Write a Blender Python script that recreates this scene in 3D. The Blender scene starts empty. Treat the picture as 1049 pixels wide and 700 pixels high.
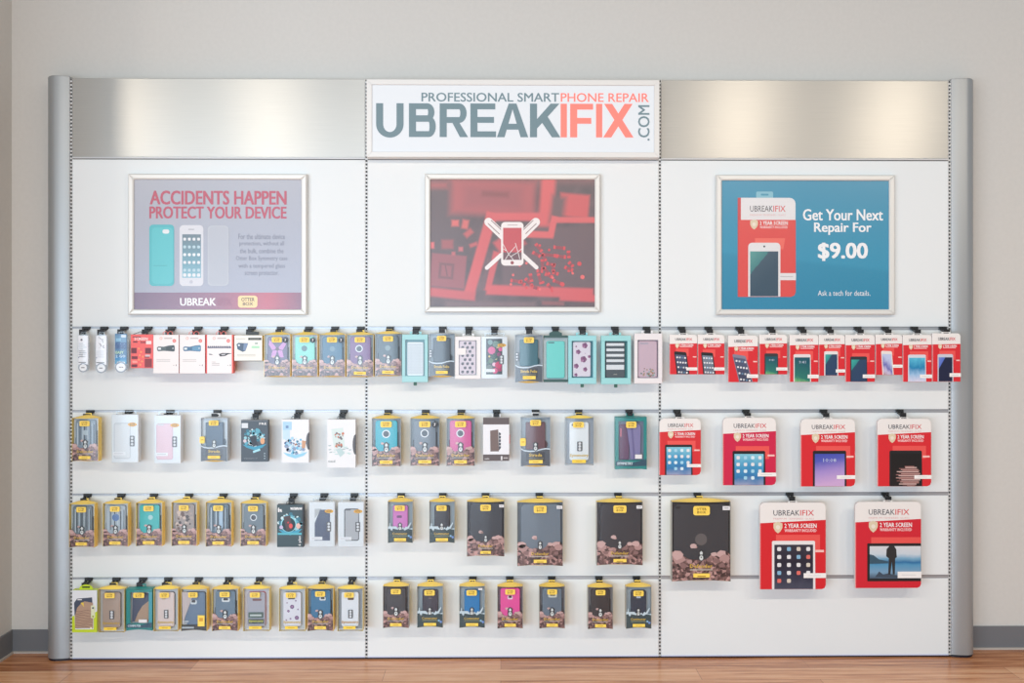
import bpy, math, random
from math import sin, cos, pi, atan2
from mathutils import Vector

C = bpy.context.scene.collection
SC = bpy.context.scene
# ------------------------------------------------------------------ camera model (1049x700)
F = 985.0; D = 4.0; CX = 524.5; HY = 335.0
TH = math.atan((CX - 513.0) / F)
S0 = D / F
HZ = 340.0 * S0                       # eye height above the floor

def P(px, py, yp=0.0):
    """world x, z of the photo point (px, py) on the plane y = yp parallel to the wall"""
    xc = (px - CX) / F; zc = (HY - py) / F
    dx = sin(TH) + cos(TH) * xc; dy = cos(TH) - sin(TH) * xc
    t = (yp + D) / dy
    return dx * t, HZ + zc * t

# ------------------------------------------------------------------ materials
_m = {}
def lin(c):
    return tuple(((v / 255) / 12.92 if v / 255 <= .04045 else ((v / 255 + .055) / 1.055) ** 2.4) for v in c) + (1,)

def M(c, rough=.5, metal=0.0, coat=0.0, noise=0.0, spec=None):
    k = (tuple(c), rough, metal, coat, noise, spec)
    if k in _m: return _m[k]
    m = bpy.data.materials.new('paint_%d_%d_%d' % tuple(c)); m.use_nodes = True
    nt = m.node_tree; b = nt.nodes['Principled BSDF']
    b.inputs['Base Color'].default_value = lin(c)
    b.inputs['Roughness'].default_value = rough; b.inputs['Metallic'].default_value = metal
    b.inputs['Coat Weight'].default_value = coat; b.inputs['Coat Roughness'].default_value = .08
    if spec is not None: b.inputs['Specular IOR Level'].default_value = spec
    if noise:
        n = nt.nodes.new('ShaderNodeTexNoise'); n.inputs['Scale'].default_value = 60
        tc = nt.nodes.new('ShaderNodeTexCoord'); nt.links.new(tc.outputs['Object'], n.inputs['Vector'])
        r = nt.nodes.new('ShaderNodeValToRGB'); a = lin(c)
        r.color_ramp.elements[0].color = tuple(v * (1 - noise) for v in a[:3]) + (1,)
        r.color_ramp.elements[1].color = tuple(min(1, v * (1 + noise)) for v in a[:3]) + (1,)
        r.color_ramp.elements[0].position = .35; r.color_ramp.elements[1].position = .65
        nt.links.new(n.outputs['Fac'], r.inputs['Fac']); nt.links.new(r.outputs['Color'], b.inputs['Base Color'])
    _m[k] = m; return m

def ramp_mat(key, stops, axis='Z', mix=None, scale=8, rough=.35, diag=0.0, nmix=.0):
    """printed picture: colour ramp along an axis of the mesh's own box, with optional noise break-up"""
    if key in _m: return _m[key]
    m = bpy.data.materials.new(key); m.use_nodes = True; nt = m.node_tree; b = nt.nodes['Principled BSDF']
    b.inputs['Roughness'].default_value = rough
    tc = nt.nodes.new('ShaderNodeTexCoord'); sp = nt.nodes.new('ShaderNodeSeparateXYZ')
    nt.links.new(tc.outputs['Generated'], sp.inputs[0])
    f = sp.outputs[axis]
    if diag:
        o = sp.outputs['X' if axis == 'Z' else 'Z']
        ma = nt.nodes.new('ShaderNodeMath'); ma.operation = 'MULTIPLY_ADD'
        nt.links.new(o, ma.inputs[0]); ma.inputs[1].default_value = diag; nt.links.new(f, ma.inputs[2]); f = ma.outputs[0]
    if nmix:
        n = nt.nodes.new('ShaderNodeTexNoise'); n.inputs['Scale'].default_value = scale; n.inputs['Detail'].default_value = 4
        nt.links.new(tc.outputs['Generated'], n.inputs['Vector'])
        m1 = nt.nodes.new('ShaderNodeMath'); m1.operation = 'SUBTRACT'; nt.links.new(n.outputs['Fac'], m1.inputs[0]); m1.inputs[1].default_value = .5
        m2 = nt.nodes.new('ShaderNodeMath'); m2.operation = 'MULTIPLY_ADD'; nt.links.new(m1.outputs[0], m2.inputs[0]); m2.inputs[1].default_value = nmix
        nt.links.new(f, m2.inputs[2]); f = m2.outputs[0]
    r = nt.nodes.new('ShaderNodeValToRGB')
    el = r.color_ramp.elements
    el[0].position, el[0].color = stops[0][0], lin(stops[0][1])
    el[1].position, el[1].color = stops[-1][0], lin(stops[-1][1])
    for p, c in stops[1:-1]:
        e = el.new(p); e.color = lin(c)
    nt.links.new(f, r.inputs['Fac']); nt.links.new(r.outputs['Color'], b.inputs['Base Color'])
    _m[key] = m; return m

def clear_mat(name, tint=(255, 255, 255), gloss=.10, rough=.12):
    if name in _m: return _m[name]
    m = bpy.data.materials.new(name); m.use_nodes = True; nt = m.node_tree
    for n in list(nt.nodes): nt.nodes.remove(n)
    o = nt.nodes.new('ShaderNodeOutputMaterial'); mx = nt.nodes.new('ShaderNodeMixShader')
    t = nt.nodes.new('ShaderNodeBsdfTransparent'); g = nt.nodes.new('ShaderNodeBsdfGlossy')
    fr = nt.nodes.new('ShaderNodeLayerWeight'); fr.inputs['Blend'].default_value = .5
    pw = nt.nodes.new('ShaderNodeMath'); pw.operation = 'POWER'; pw.inputs[1].default_value = 5; nt.links.new(fr.outputs['Facing'], pw.inputs[0])
    ma = nt.nodes.new('ShaderNodeMath'); ma.operation = 'MULTIPLY_ADD'; ma.inputs[1].default_value = .9; ma.inputs[2].default_value = gloss + .035
    t.inputs['Color'].default_value = lin(tint); g.inputs['Roughness'].default_value = rough
    nt.links.new(pw.outputs[0], ma.inputs[0]); nt.links.new(ma.outputs[0], mx.inputs['Fac'])
    nt.links.new(t.outputs[0], mx.inputs[1]); nt.links.new(g.outputs[0], mx.inputs[2]); nt.links.new(mx.outputs[0], o.inputs['Surface'])
    _m[name] = m; return m

def rock_mat():
    if 'rock_print' in _m: return _m['rock_print']
    m = bpy.data.materials.new('rock_print'); m.use_nodes = True; nt = m.node_tree; b = nt.nodes['Principled BSDF']
    b.inputs['Roughness'].default_value = .4
    tc = nt.nodes.new('ShaderNodeTexCoord'); v = nt.nodes.new('ShaderNodeTexVoronoi'); v.inputs['Scale'].default_value = 105
    n = nt.nodes.new('ShaderNodeTexNoise'); n.inputs['Scale'].default_value = 30; n.inputs['Detail'].default_value = 5
    nt.links.new(tc.outputs['Object'], v.inputs['Vector']); nt.links.new(tc.outputs['Object'], n.inputs['Vector'])
    mx = nt.nodes.new('ShaderNodeMath'); mx.operation = 'MULTIPLY_ADD'; mx.inputs[1].default_value = .55
    sp = nt.nodes.new('ShaderNodeSeparateColor'); nt.links.new(v.outputs['Color'], sp.inputs[0])
    nt.links.new(sp.outputs[0], mx.inputs[0])
    m3 = nt.nodes.new('ShaderNodeMath'); m3.operation = 'MULTIPLY'; m3.inputs[1].default_value = .55; nt.links.new(n.outputs['Fac'], m3.inputs[0])
    nt.links.new(m3.outputs[0], mx.inputs[2])
    r = nt.nodes.new('ShaderNodeValToRGB'); el = r.color_ramp.elements
    el[0].position = .18; el[0].color = lin((42, 28, 30)); el[1].position = .80; el[1].color = lin((214, 164, 156))
    e = el.new(.40); e.color = lin((84, 58, 58)); e = el.new(.60); e.color = lin((132, 96, 92))
    nt.links.new(mx.outputs[0], r.inputs['Fac']); nt.links.new(r.outputs['Color'], b.inputs['Base Color'])
    _m['rock_print'] = m; return m

# ------------------------------------------------------------------ text outlines (built-in font)
_t = {}
def text_geo(s, bold=0.0, res=2):
    k = (s, bold, res)
    if k in _t: return _t[k]
    cu = bpy.data.curves.new('t', 'FONT'); cu.body = s; cu.resolution_u = res; cu.offset = bold; cu.fill_mode = 'FRONT'
    ob = bpy.data.objects.new('t', cu); C.objects.link(ob)
    bpy.context.view_layer.update()
    dg = bpy.context.evaluated_depsgraph_get()
    me = ob.evaluated_get(dg).to_mesh()
    vs = [(v.co.x, v.co.y) for v in me.vertices]; fs = [tuple(p.vertices) for p in me.polygons]
    ob.evaluated_get(dg).to_mesh_clear()
    bpy.data.objects.remove(ob); bpy.data.curves.remove(cu)
    xs = [v[0] for v in vs]; ys = [v[1] for v in vs]
    _t[k] = (vs, fs, min(xs), max(xs), min(ys), max(ys)); return _t[k]

# ------------------------------------------------------------------ mesh builder in "photo-pixel-sized" units on a front plane
class Art:
    """u to the right, v downwards (units of sc metres), y in metres (negative = towards the viewer)"""
    def __init__(s, W, sc=1.0, u0=None):
        s.W, s.sc = W, sc; s.u0 = W / 2 if u0 is None else u0
        s.vs, s.fs, s.mi, s.ms = [], [], [], []
    def mat(s, m):
        if m not in s.ms: s.ms.append(m)
        return s.ms.index(m)
    def add(s, pts, faces, m):
        b = len(s.vs); s.vs += pts; i = s.mat(m)
        for f in faces: s.fs.append(tuple(b + k for k in f)); s.mi.append(i)
    def pt(s, u, v, y): return ((u - s.u0) * s.sc, y, -v * s.sc)
    def poly(s, pts, m, y=0.0):
        s.add([s.pt(u, v, y) for u, v in pts], [tuple(range(len(pts)))], m)
    def rect(s, a, b, c, d, m, y=0.0): s.poly([(a, b), (c, b), (c, d), (a, d)], m, y)
    def circ(s, u, v, r, m, y=0.0, n=14, rv=None):
        rv = rv or r; s.poly([(u + r * cos(2 * pi * i / n), v + rv * sin(2 * pi * i / n)) for i in range(n)], m, y)
    def ring(s, u, v, r1, r2, m, y=0.0, n=20):
        p = [s.pt(u + r * cos(2 * pi * i / n), v + r * sin(2 * pi * i / n), y) for r in (r1, r2) for i in range(n)]
        s.add(p, [(i, (i + 1) % n, n + (i + 1) % n, n + i) for i in range(n)], m)
    def prism(s, pts, yf, yb, m, ms=None, bev=0.0, mb=None):
        """solid with outline pts between yf (front) and yb (back); bev = front edge bevel in units"""
        n = len(pts); ms = ms or m
        cu = sum(p[0] for p in pts) / n; cv = sum(p[1] for p in pts) / n
        us = [p[0] for p in pts]; vs_ = [p[1] for p in pts]; hw = max(us) - min(us); hv = max(vs_) - min(vs_)
        fr = pts
        if bev:
            fr = [(cu + (u - cu) * (1 - 2 * bev / hw), cv + (v - cv) * (1 - 2 * bev / hv)) for u, v in pts]
        s.poly(fr, m, yf)
        if bev:
            yb1 = yf + bev * s.sc
            s.add([s.pt(u, v, yf) for u, v in fr] + [s.pt(u, v, yb1) for u, v in pts],
                  [(i, n + i, n + (i + 1) % n, (i + 1) % n) for i in range(n)], m)
        else: yb1 = yf
        s.add([s.pt(u, v, yb1) for u, v in pts] + [s.pt(u, v, yb) for u, v in pts],
              [(i, n + i, n + (i + 1) % n, (i + 1) % n) for i in range(n)], ms)
        s.add([s.pt(u, v, yb) for u, v in pts], [tuple(range(n))[::-1]], mb or ms)
    def box(s, a, b, c, d, yf, yb, m, ms=None, bev=0.0): s.prism([(a, b), (c, b), (c, d), (a, d)], yf, yb, m, ms, bev)
    def text(s, t, a, b, c, d, m, y=0.0, bold=0.0, rot=False, res=2, keep=False, italic=0.0):
        vs, fs, x0, x1, y0, y1 = text_geo(t, 0.0, res)
        h = (c - a) if rot else (d - b); e = bold * abs(h) * 1.3               # bold: the outline drawn again a little to each side
        for n_, (ex, ey) in enumerate(((0, 0),) if not bold else ((-e, -e * .5), (e, -e * .5), (-e, e * .5), (e, e * .5), (0, 0))):
            P_ = []; yy_ = y - n_ * 2e-5
            for x, yy in vs:
                k = (x - x0) / (x1 - x0); q = (yy - y0) / (y1 - y0)
                if rot: P_.append(s.pt(a + (c - a) * (1 - q) + ey, d + (b - d) * k + ex, yy_))
                else: P_.append(s.pt(a + e + (c - a - 2 * e) * k + ex, d + (b - d) * q + ey, yy_))
            s.add(P_, fs, m)
    def build(s, name, parent=None, smooth=False):
        me = bpy.data.meshes.new(name); me.from_pydata(s.vs, [], s.fs)
        for m in s.ms: me.materials.append(m)
        me.polygons.foreach_set('material_index', s.mi)
        if smooth: me.polygons.foreach_set('use_smooth', [True] * len(s.fs))
        me.update()
        o = bpy.data.objects.new(name, me); C.objects.link(o)
        if parent is not None: o.parent = parent
        return o

def rr(a, b, c, d, r, n=4, corners='1111'):
    """rounded rectangle outline, corners tl tr br bl"""
    o = []
    for k, (cx, cy, t0) in enumerate(((a + r, b + r, 180), (c - r, b + r, 270), (c - r, d - r, 0), (a + r, d - r, 90))):
        if corners[k] == '0':
            o.append(((a, b), (c, b), (c, d), (a, d))[k]); continue
        for i in range(n + 1):
            t = math.radians(t0 + 90 * i / n); o.append((cx + r * cos(t), cy + r * sin(t)))
    return o

def tag(o, label=None, cat=None, group=None, kind=None):
    if label: o['label'] = label
    if cat: o['category'] = cat
    if group: o['group'] = group
    if kind: o['kind'] = kind
    return o
def empty(name, x, y, z, label=None, cat=None, group=None):
    o = bpy.data.objects.new(name, None); C.objects.link(o); o.location = (x, y, z); o.empty_display_size = .03
    return tag(o, label, cat, group)

def wbox(name, x0, x1, y0, y1, z0, z1, m, parent=None, bev=0.0):
    me = bpy.data.meshes.new(name)
    v = [(x, y, z) for x in (x0, x1) for y in (y0, y1) for z in (z0, z1)]
    f = [(0, 1, 3, 2), (4, 6, 7, 5), (0, 4, 5, 1), (2, 3, 7, 6), (0, 2, 6, 4), (1, 5, 7, 3)]
    me.from_pydata(v, [], f); me.materials.append(m); me.update()
    o = bpy.data.objects.new(name, me); C.objects.link(o)
    if parent is not None: o.parent = parent
    if bev:
        md = o.modifiers.new('b', 'BEVEL'); md.width = bev; md.segments = 2
    return o

# ------------------------------------------------------------------ the room
WY = 0.10
XL = P(12, 600, WY)[0]; XR = 3.6; ZC = 3.0
def wall_mat():
    m = M((209, 207, 202), .85, noise=.012); return m
def floor_mat():
    m = bpy.data.materials.new('laminate_planks'); m.use_nodes = True; nt = m.node_tree; b = nt.nodes['Principled BSDF']; L = nt.links
    tc = nt.nodes.new('ShaderNodeTexCoord')
    br = nt.nodes.new('ShaderNodeTexBrick'); br.inputs['Scale'].default_value = 1
    br.inputs['Brick Width'].default_value = 1.25; br.inputs['Row Height'].default_value = .125
    br.inputs['Mortar Size'].default_value = .0012; br.offset = .37
    br.inputs['Color1'].default_value = (0, 0, 0, 1); br.inputs['Color2'].default_value = (1, 1, 1, 1); br.inputs['Mortar'].default_value = (.5, .5, .5, 1)
    L.new(tc.outputs['Object'], br.inputs['Vector'])
    mp = nt.nodes.new('ShaderNodeMapping'); mp.inputs['Scale'].default_value = (1.1, 22, 1)
    L.new(tc.outputs['Object'], mp.inputs['Vector'])
    n = nt.nodes.new('ShaderNodeTexNoise'); n.inputs['Scale'].default_value = 2.2; n.inputs['Detail'].default_value = 6; n.inputs['Roughness'].default_value = .65
    L.new(mp.outputs[0], n.inputs['Vector'])
    ad = nt.nodes.new('ShaderNodeMath'); ad.operation = 'MULTIPLY_ADD'; ad.inputs[1].default_value = .22
    sp = nt.nodes.new('ShaderNodeSeparateColor'); L.new(br.outputs['Color'], sp.inputs[0]); L.new(sp.outputs[0], ad.inputs[0]); L.new(n.outputs['Fac'], ad.inputs[2])
    r = nt.nodes.new('ShaderNodeValToRGB'); el = r.color_ramp.elements
    el[0].position = .34; el[0].color = lin((136, 80, 48)); el[1].position = .80; el[1].color = lin((236, 186, 144))
    e = el.new(.5); e.color = lin((184, 120, 76)); e = el.new(.62); e.color = lin((216, 154, 108))
    L.new(ad.outputs[0], r.inputs['Fac'])
    mx = nt.nodes.new('ShaderNodeMixRGB'); mx.blend_type = 'MULTIPLY'; mx.inputs[2].default_value = (.55, .48, .42, 1)
    L.new(br.outputs['Fac'], mx.inputs[0]); L.new(r.outputs['Color'], mx.inputs[1]); L.new(mx.outputs[0], b.inputs['Base Color'])
    b.inputs['Roughness'].default_value = .24
    return m

tag(wbox('floor', -5.0, XR + .1, -8.5, WY + .1, -.05, 0, floor_mat()), kind='structure')
tag(wbox('wall_back', XL - .1, XR + .1, WY, WY + .1, 0, ZC, wall_mat()), kind='structure')
tag(wbox('wall_left', XL - .1, XL, -1.3, WY, 0, ZC, wall_mat()), kind='structure')
bb = M((112, 114, 118), .55); bl = M((186, 178, 170), .6)
zb = .098
tag(wbox('baseboard_back', XL, XR, WY - .008, WY, .006, zb, bb, bev=.002), kind='structure')
tag(wbox('baseboard_left', XL, XL + .008, -1.3, WY - .008, .006, zb, bb, bev=.002), kind='structure')
tag(wbox('trim_back', XL + .008, XR, WY - .016, WY - .008, 0, .008, bl), kind='structure')
tag(wbox('trim_left', XL + .008, XL + .016, -1.3, WY - .016, 0, .008, bl), kind='structure')

# ------------------------------------------------------------------ display wall
lam = bpy.data.materials.new('white_laminate'); lam.use_nodes = True
b = lam.node_tree.nodes['Principled BSDF']; b.inputs['Base Color'].default_value = lin((230, 235, 236)); b.inputs['Roughness'].default_value = .5; b.inputs['Specular IOR Level'].default_value = .35
alu = M((166, 170, 172), .42, .5)
alu_l = M((200, 202, 204), .45, .3)
dark = M((74, 80, 80), .6); black = M((22, 22, 34), .5)
def brushed():
    m = bpy.data.materials.new('brushed_metal_laminate'); m.use_nodes = True; nt = m.node_tree; b = nt.nodes['Principled BSDF']; L = nt.links
    tc = nt.nodes.new('ShaderNodeTexCoord'); mp = nt.nodes.new('ShaderNodeMapping'); mp.inputs['Scale'].default_value = (6, 6, 420)
    n = nt.nodes.new('ShaderNodeTexNoise'); n.inputs['Scale'].default_value = 1; n.inputs['Detail'].default_value = 4
    L.new(tc.outputs['Object'], mp.inputs['Vector']); L.new(mp.outputs[0], n.inputs['Vector'])
    r = nt.nodes.new('ShaderNodeValToRGB'); r.color_ramp.elements[0].color = lin((180, 180, 176)); r.color_ramp.elements[1].color = lin((194, 193, 188))
    L.new(n.outputs['Fac'], r.inputs['Fac']); L.new(r.outputs['Color'], b.inputs['Base Color'])
    b.inputs['Metallic'].default_value = .6; b.inputs['Roughness'].default_value = .33; b.inputs['Anisotropic'].default_value = .6; b.inputs['Anisotropic Rotation'].default_value = .25
    cx = nt.nodes.new('ShaderNodeCombineXYZ'); cx.inputs[0].default_value = 1
    L.new(cx.outputs[0], b.inputs['Tangent'])
    return m
brush = brushed()

zc = lambda py, yp=0.0: HZ + (HY - py) / F * (D + yp)
UP = [P(px, 335, 0)[0] for px in (72.8, 375.4, 676.0, 972.8)]      # centres of the slotted uprights
ZT = zc(81.5); ZH = zc(163.2); ZR = [zc(v) for v in (335.3, 420.4, 505.6, 591.0)]; ZB = zc(673.0)
GAP = .0055                                                       # half width of an upright
bays = ['left bay of the white display wall, with a silver header over a pale grey poster',
        'middle bay of the white display wall, under the lit sign and the red poster',
        'right bay of the white display wall, with a silver header over the blue poster']
for k in range(3):
    xa, xb = UP[k] + GAP, UP[k + 1] - GAP
    root = empty('display_bay', (xa + xb) / 2, 0, 0, bays[k], 'display wall', 'bays of the display wall')
    def W(name, x0, x1, y0, y1, z0, z1, m, bev=.0015):
        o = wbox(name, x0 - root.location.x, x1 - root.location.x, y0, y1, z0, z1, m, root, bev); return o
    gl = .0125 if k else .007                                      # the rails of the left bay are narrower
    edges = [ZH] + ZR + [ZB]
    if k != 1: tag(W('header_panel', xa, xb, 0, .018, ZH + .006, ZT, brush), 'brushed silver header panel')
    for i in range(5):
        W('back_panel', xa, xb, 0, .018, edges[i + 1] + (.002 if i < 4 else 0), edges[i] - (gl if i else .004), lam)
    tag(W('header_rail', xa, xb, -.003, .018, ZH - .001, ZH + .006, alu_l, .001), 'thin silver rail')
    W('header_groove', xa, xb, .004, .02, ZH - .004, ZH - .001, dark, 0)
    for i in range(4):
        z = ZR[i]
        tag(W('hook_rail', xa, xb, .002, .02, z - gl, z + .002, M((176, 180, 186), .4, .5), 0), 'grey metal hook rail')
        W('rail_lip', xa, xb, .0005, .004, z - .0005, z + .002, M((150, 155, 162), .4, .6), 0)
    W('plinth', xa, xb, .004, .06, 0, ZB, black, 0)
    W('base_edge', xa, xb, -.002, .004, ZB - .001, ZB + .003, M((190, 196, 222), .4), 0)
    tag(wbox('bay_carcass', xa - root.location.x, xb - root.location.x, .022, WY - .001, ZB, ZT - .004 if k != 1 else ZH - .01, M((190, 190, 188), .6), root), None)
# slotted uprights, each one a punched channel
for k, x in enumerate(UP):
    root = empty('slotted_upright', x, 0, 0, ['slotted steel upright beside the left end post', 'slotted steel upright between the left and middle bays',
          'slotted steel upright between the middle and right bays', 'slotted steel upright beside the right end post'][k], 'upright', 'slotted uprights of the display wall')
    wbox('channel_back', -GAP + .0003, GAP - .0003, .006, .02, ZB, ZT, M((58, 60, 62), .5, .3), root)
    a = Art(0, 1.0, 0); w = GAP - .0004; m = M((214, 216, 216), .4, .2)
    wl = .0012
    a.box(-w, -ZT, -w + wl, -ZB, 0, .006, m); a.box(w - wl, -ZT, w, -ZB, 0, .006, m)
    n = int((ZT - ZB) / .0152)
    for i in range(n + 1):
        z = ZB + i * .0152
        a.box(-w + wl, -min(z + .0062, ZT), w - wl, -z, .0005, .006, m)
    a.build('punched_strip', root)
    wbox('upright_foot', -GAP, GAP, .004, .06, 0, ZB, black, root)

# rounded aluminium end posts
def end_post(side, label):
    xi = UP[0] - GAP - .001 if side < 0 else UP[3] + GAP + .001
    yb = WY - .002
    Wp = .101 if side < 0 else .106
    pr = [(0, .0), (.012, -.005), (.035, -.010)]
    # flat shoulder near the slots, then a wide round nose turning back to the wall
    for i in range(0, 13):
        t = math.radians(90 - 90 * i / 12); pr.append((Wp - .046 + .046 * cos(t), .040 - .052 * sin(t)))
    pr += [(Wp, yb), (0, yb)]
    root = empty('end_post', xi, 0, 0, label, 'post', 'end posts of the display wall')
    z0, z1 = .010, ZT + .006
    me = bpy.data.meshes.new('post_body'); n = len(pr)
    v = [(side * x, y, z) for z in (z0, z1) for x, y in pr]
    f = [(i, (i + 1) % n, n + (i + 1) % n, n + i) for i in range(n)] + [tuple(range(n)), tuple(range(n, 2 * n))]
    me.from_pydata(v, [], f); me.materials.append(alu); me.update()
    import bmesh
    bm = bmesh.new(); bm.from_mesh(me); bmesh.ops.recalc_face_normals(bm, faces=bm.faces); bm.to_mesh(me); bm.free()
    for p in me.polygons: p.use_smooth = abs(p.normal.z) < .5
    o = bpy.data.objects.new('post_body', me); C.objects.link(o); o.parent = root
    md = o.modifiers.new('e', 'EDGE_SPLIT'); md.split_angle = math.radians(35)
    me2 = bpy.data.meshes.new('post_foot')
    pf = [(x * .97, y * .95 + .002) for x, y in pr]
    v = [(side * x, y, z) for z in (0, z0) for x, y in pf]
    me2.from_pydata(v, [], f); me2.materials.append(black); me2.update()
    o = bpy.data.objects.new('post_foot', me2); C.objects.link(o); o.parent = root
    tag(o, 'black foot')
    me3 = bpy.data.meshes.new('post_cap')
    v = [(side * (x * .96 + .002), y * .96 + .002, z) for z in (z1, z1 + .003) for x, y in pr]
    me3.from_pydata(v, [], f); me3.materials.append(M((150, 152, 154), .5, .6)); me3.update()
    o = bpy.data.objects.new('post_cap', me3); C.objects.link(o); o.parent = root
end_post(-1, 'rounded silver end post at the left end of the display wall')
end_post(1, 'rounded silver end post at the right end of the display wall')

# ------------------------------------------------------------------ lit sign
def emis(c, st, bc=None):
    bc = bc or c
    m = bpy.data.materials.new('lit_film'); m.use_nodes = True; b = m.node_tree.nodes['Principled BSDF']
    b.inputs['Base Color'].default_value = lin(bc); b.inputs['Emission Color'].default_value = lin(c); b.inputs['Emission Strength'].default_value = st
    b.inputs['Roughness'].default_value = .4
    return m
def px_root(name, x0, y0, x1, yp, *a):
    """a root at the top centre of a front plane; returns it with an Art factory"""
    xa, zt = P(x0, y0, yp); xb, _ = P(x1, y0, yp)
    r = empty(name, (xa + xb) / 2, yp, zt, *a)
    return r, (xb - xa) / (x1 - x0)
yp = -.05
r, sc = px_root('lightbox_sign', 375.6, 81.5, 675.4, yp, 'lit white lightbox sign with grey and red lettering above the middle bay', 'sign')
W, H = 299.8, 79.5
fr = M((222, 222, 220), .45, .15)
a = Art(W, sc)
a.box(0, 0, W, H, .004, .05, M((228, 228, 226), .5)); a.build('box_body', r)
a = Art(W, sc); t = 5.5
a.prism([(0, 0), (W, 0), (W - t, t), (t, t)], -.006, .004, fr, bev=.3); a.prism([(0, H), (t, H - t), (W - t, H - t), (W, H)], -.006, .004, fr, bev=.3)
a.prism([(0, 0), (t, t), (t, H - t), (0, H)], -.006, .004, fr, bev=.3); a.prism([(W, 0), (W, H), (W - t, H - t), (W - t, t)], -.006, .004, fr, bev=.3)
a.build('sign_frame', r)
a = Art(W, sc); a.rect(t, t, W - t, H - t, emis((236, 242, 248), .36, (186, 190, 194)), .001); a.build('lit_face', r)
gy = emis((104, 134, 144), .36, (92, 112, 120)); rd = emis((252, 132, 120), .40, (226, 110, 100))
a = Art(W, sc); X = lambda x: x - 375.6; Y = lambda y: y - 81.5; tk = 0
def letter(poly_list, x0, x1, m):
    for k, pl in enumerate(poly_list): a.poly([(X(x0 + (x1 - x0) * u), Y(105.7 + 34.5 * v)) for u, v in pl], m, -.0005 - .0002 * k)
def arcp(cx, cy, rx, ry, t0, t1, n=10): return [(cx + rx * cos(math.radians(t0 + (t1 - t0) * i / n)), cy + ry * sin(math.radians(t0 + (t1 - t0) * i / n))) for i in range(n + 1)]
def glyph(ch, x0, x1, m):
    q = 7.2 / (x1 - x0)                                            # stem width
    h = 6.0 / 34.5
    if ch == 'U':
        out = [(0, 0)] + arcp(.5, .62, .5, .40, 180, 0, 16) + [(1, 0)]
        out = [(0, 0), (0, .62)] + [(.5 - .5 * cos(math.radians(t)), .62 + .40 * sin(math.radians(t))) for t in range(0, 181, 12)] + [(1, 0), (1 - q, 0), (1 - q, .62)] + [(.5 + (.5 - q) * cos(math.radians(t)), .62 + .235 * sin(math.radians(t))) for t in range(0, 181, 12)] + [(q, .62), (q, 0)]
        letter([out], x0, x1, m)
    elif ch == 'I': letter([[(0, 0), (1, 0), (1, 1), (0, 1)]], x0, x1, m)
    elif ch == 'F': letter([[(0, 0), (1, 0), (1, h), (q, h), (q, .42), (.92, .42), (.92, .42 + h), (q, .42 + h), (q, 1), (0, 1)]], x0, x1, m)
    elif ch == 'E': letter([[(0, 0), (.97, 0), (.97, h), (q, h), (q, .40), (.92, .40), (.92, .40 + h), (q, .40 + h), (q, 1 - h), (1, 1 - h), (1, 1), (0, 1)]], x0, x1, m)
    elif ch == 'A':
        letter([[(.5 - q * .55, 0), (.5 + q * .55, 0), (1, 1), (1 - q * 1.08, 1), (.5, .17), (q * 1.08, 1), (0, 1)], [(.28, .60), (.72, .60), (.80, .60 + h), (.20, .60 + h)]], x0, x1, m)
    elif ch == 'X':
        w = q * 1.15
        letter([[(0.03, 0), (.03 + w, 0), (1, 1), (1 - w, 1)], [(.97 - w, 0), (.97, 0), (w, 1), (0, 1)]], x0, x1, m)
    elif ch == 'K':
        letter([[(0, 0), (q, 0), (q, 1), (0, 1)], [(q, .46), (.97 - q * 1.25, 0), (.97, 0), (q, .74)], [(.30, .44), (.52, .30), (1, 1), (1 - q * 1.2, 1)]], x0, x1, m)
    elif ch in 'BR':
        def bowl(x, y0, y1, r_):                                    # closed ring half: outer then inner
            cy = (y0 + y1) / 2; ry = (y1 - y0) / 2
            o = [(0, y0)] + [(x - .26 + .26 * cos(math.radians(t)), cy + ry * sin(math.radians(t))) for t in range(-90, 91, 15)] + [(0, y1), (0, y1 - h), (q * .5, y1 - h)]
            i_ = [(x - .26 + (.26 - q * .9) * cos(math.radians(t)), cy + (ry - h) * sin(math.radians(t))) for t in range(90, -91, -15)] + [(q * .5, y0 + h), (0, y0 + h)]
            return o + i_
        if ch == 'B': letter([[(0, 0), (q, 0), (q, 1), (0, 1)], bowl(.95, 0, .53, 0), bowl(1, .53 - h * .9, 1, 0)], x0, x1, m)
        else: letter([[(0, 0), (q, 0), (q, 1), (0, 1)], bowl(.95, 0, .58, 0), [(.40, .5), (.64, .5), (1, 1), (1 - q * 1.15, 1)]], x0, x1, m)
g0 = 370; kx = 3.278
for ch, p0, p1 in (('U', 50, 142), ('B', 160, 250), ('R', 263, 358), ('E', 366, 452), ('A', 455, 560), ('K', 566, 668)): glyph(ch, g0 + p0 / kx, g0 + p1 / kx, gy)
for ch, p0, p1 in (('I', 669, 690), ('F', 701, 778), ('I', 788, 809), ('X', 812, 914)): glyph(ch, g0 + p0 / kx, g0 + p1 / kx, rd)
a.text('PROFESSIONAL SMART', X(431.6), Y(94.8), X(572.6), Y(103.8), gy, -.0005, .012, res=3)
a.text('PHONE REPAIR', X(574.2), Y(94.8), X(664.6), Y(103.8), rd, -.0005, .012, res=3)
a.text('.COM', X(653.7), Y(107.2), X(665.3), Y(143.2), gy, -.0005, .012, rot=True, res=3)
a.build('sign_lettering', r)

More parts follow.
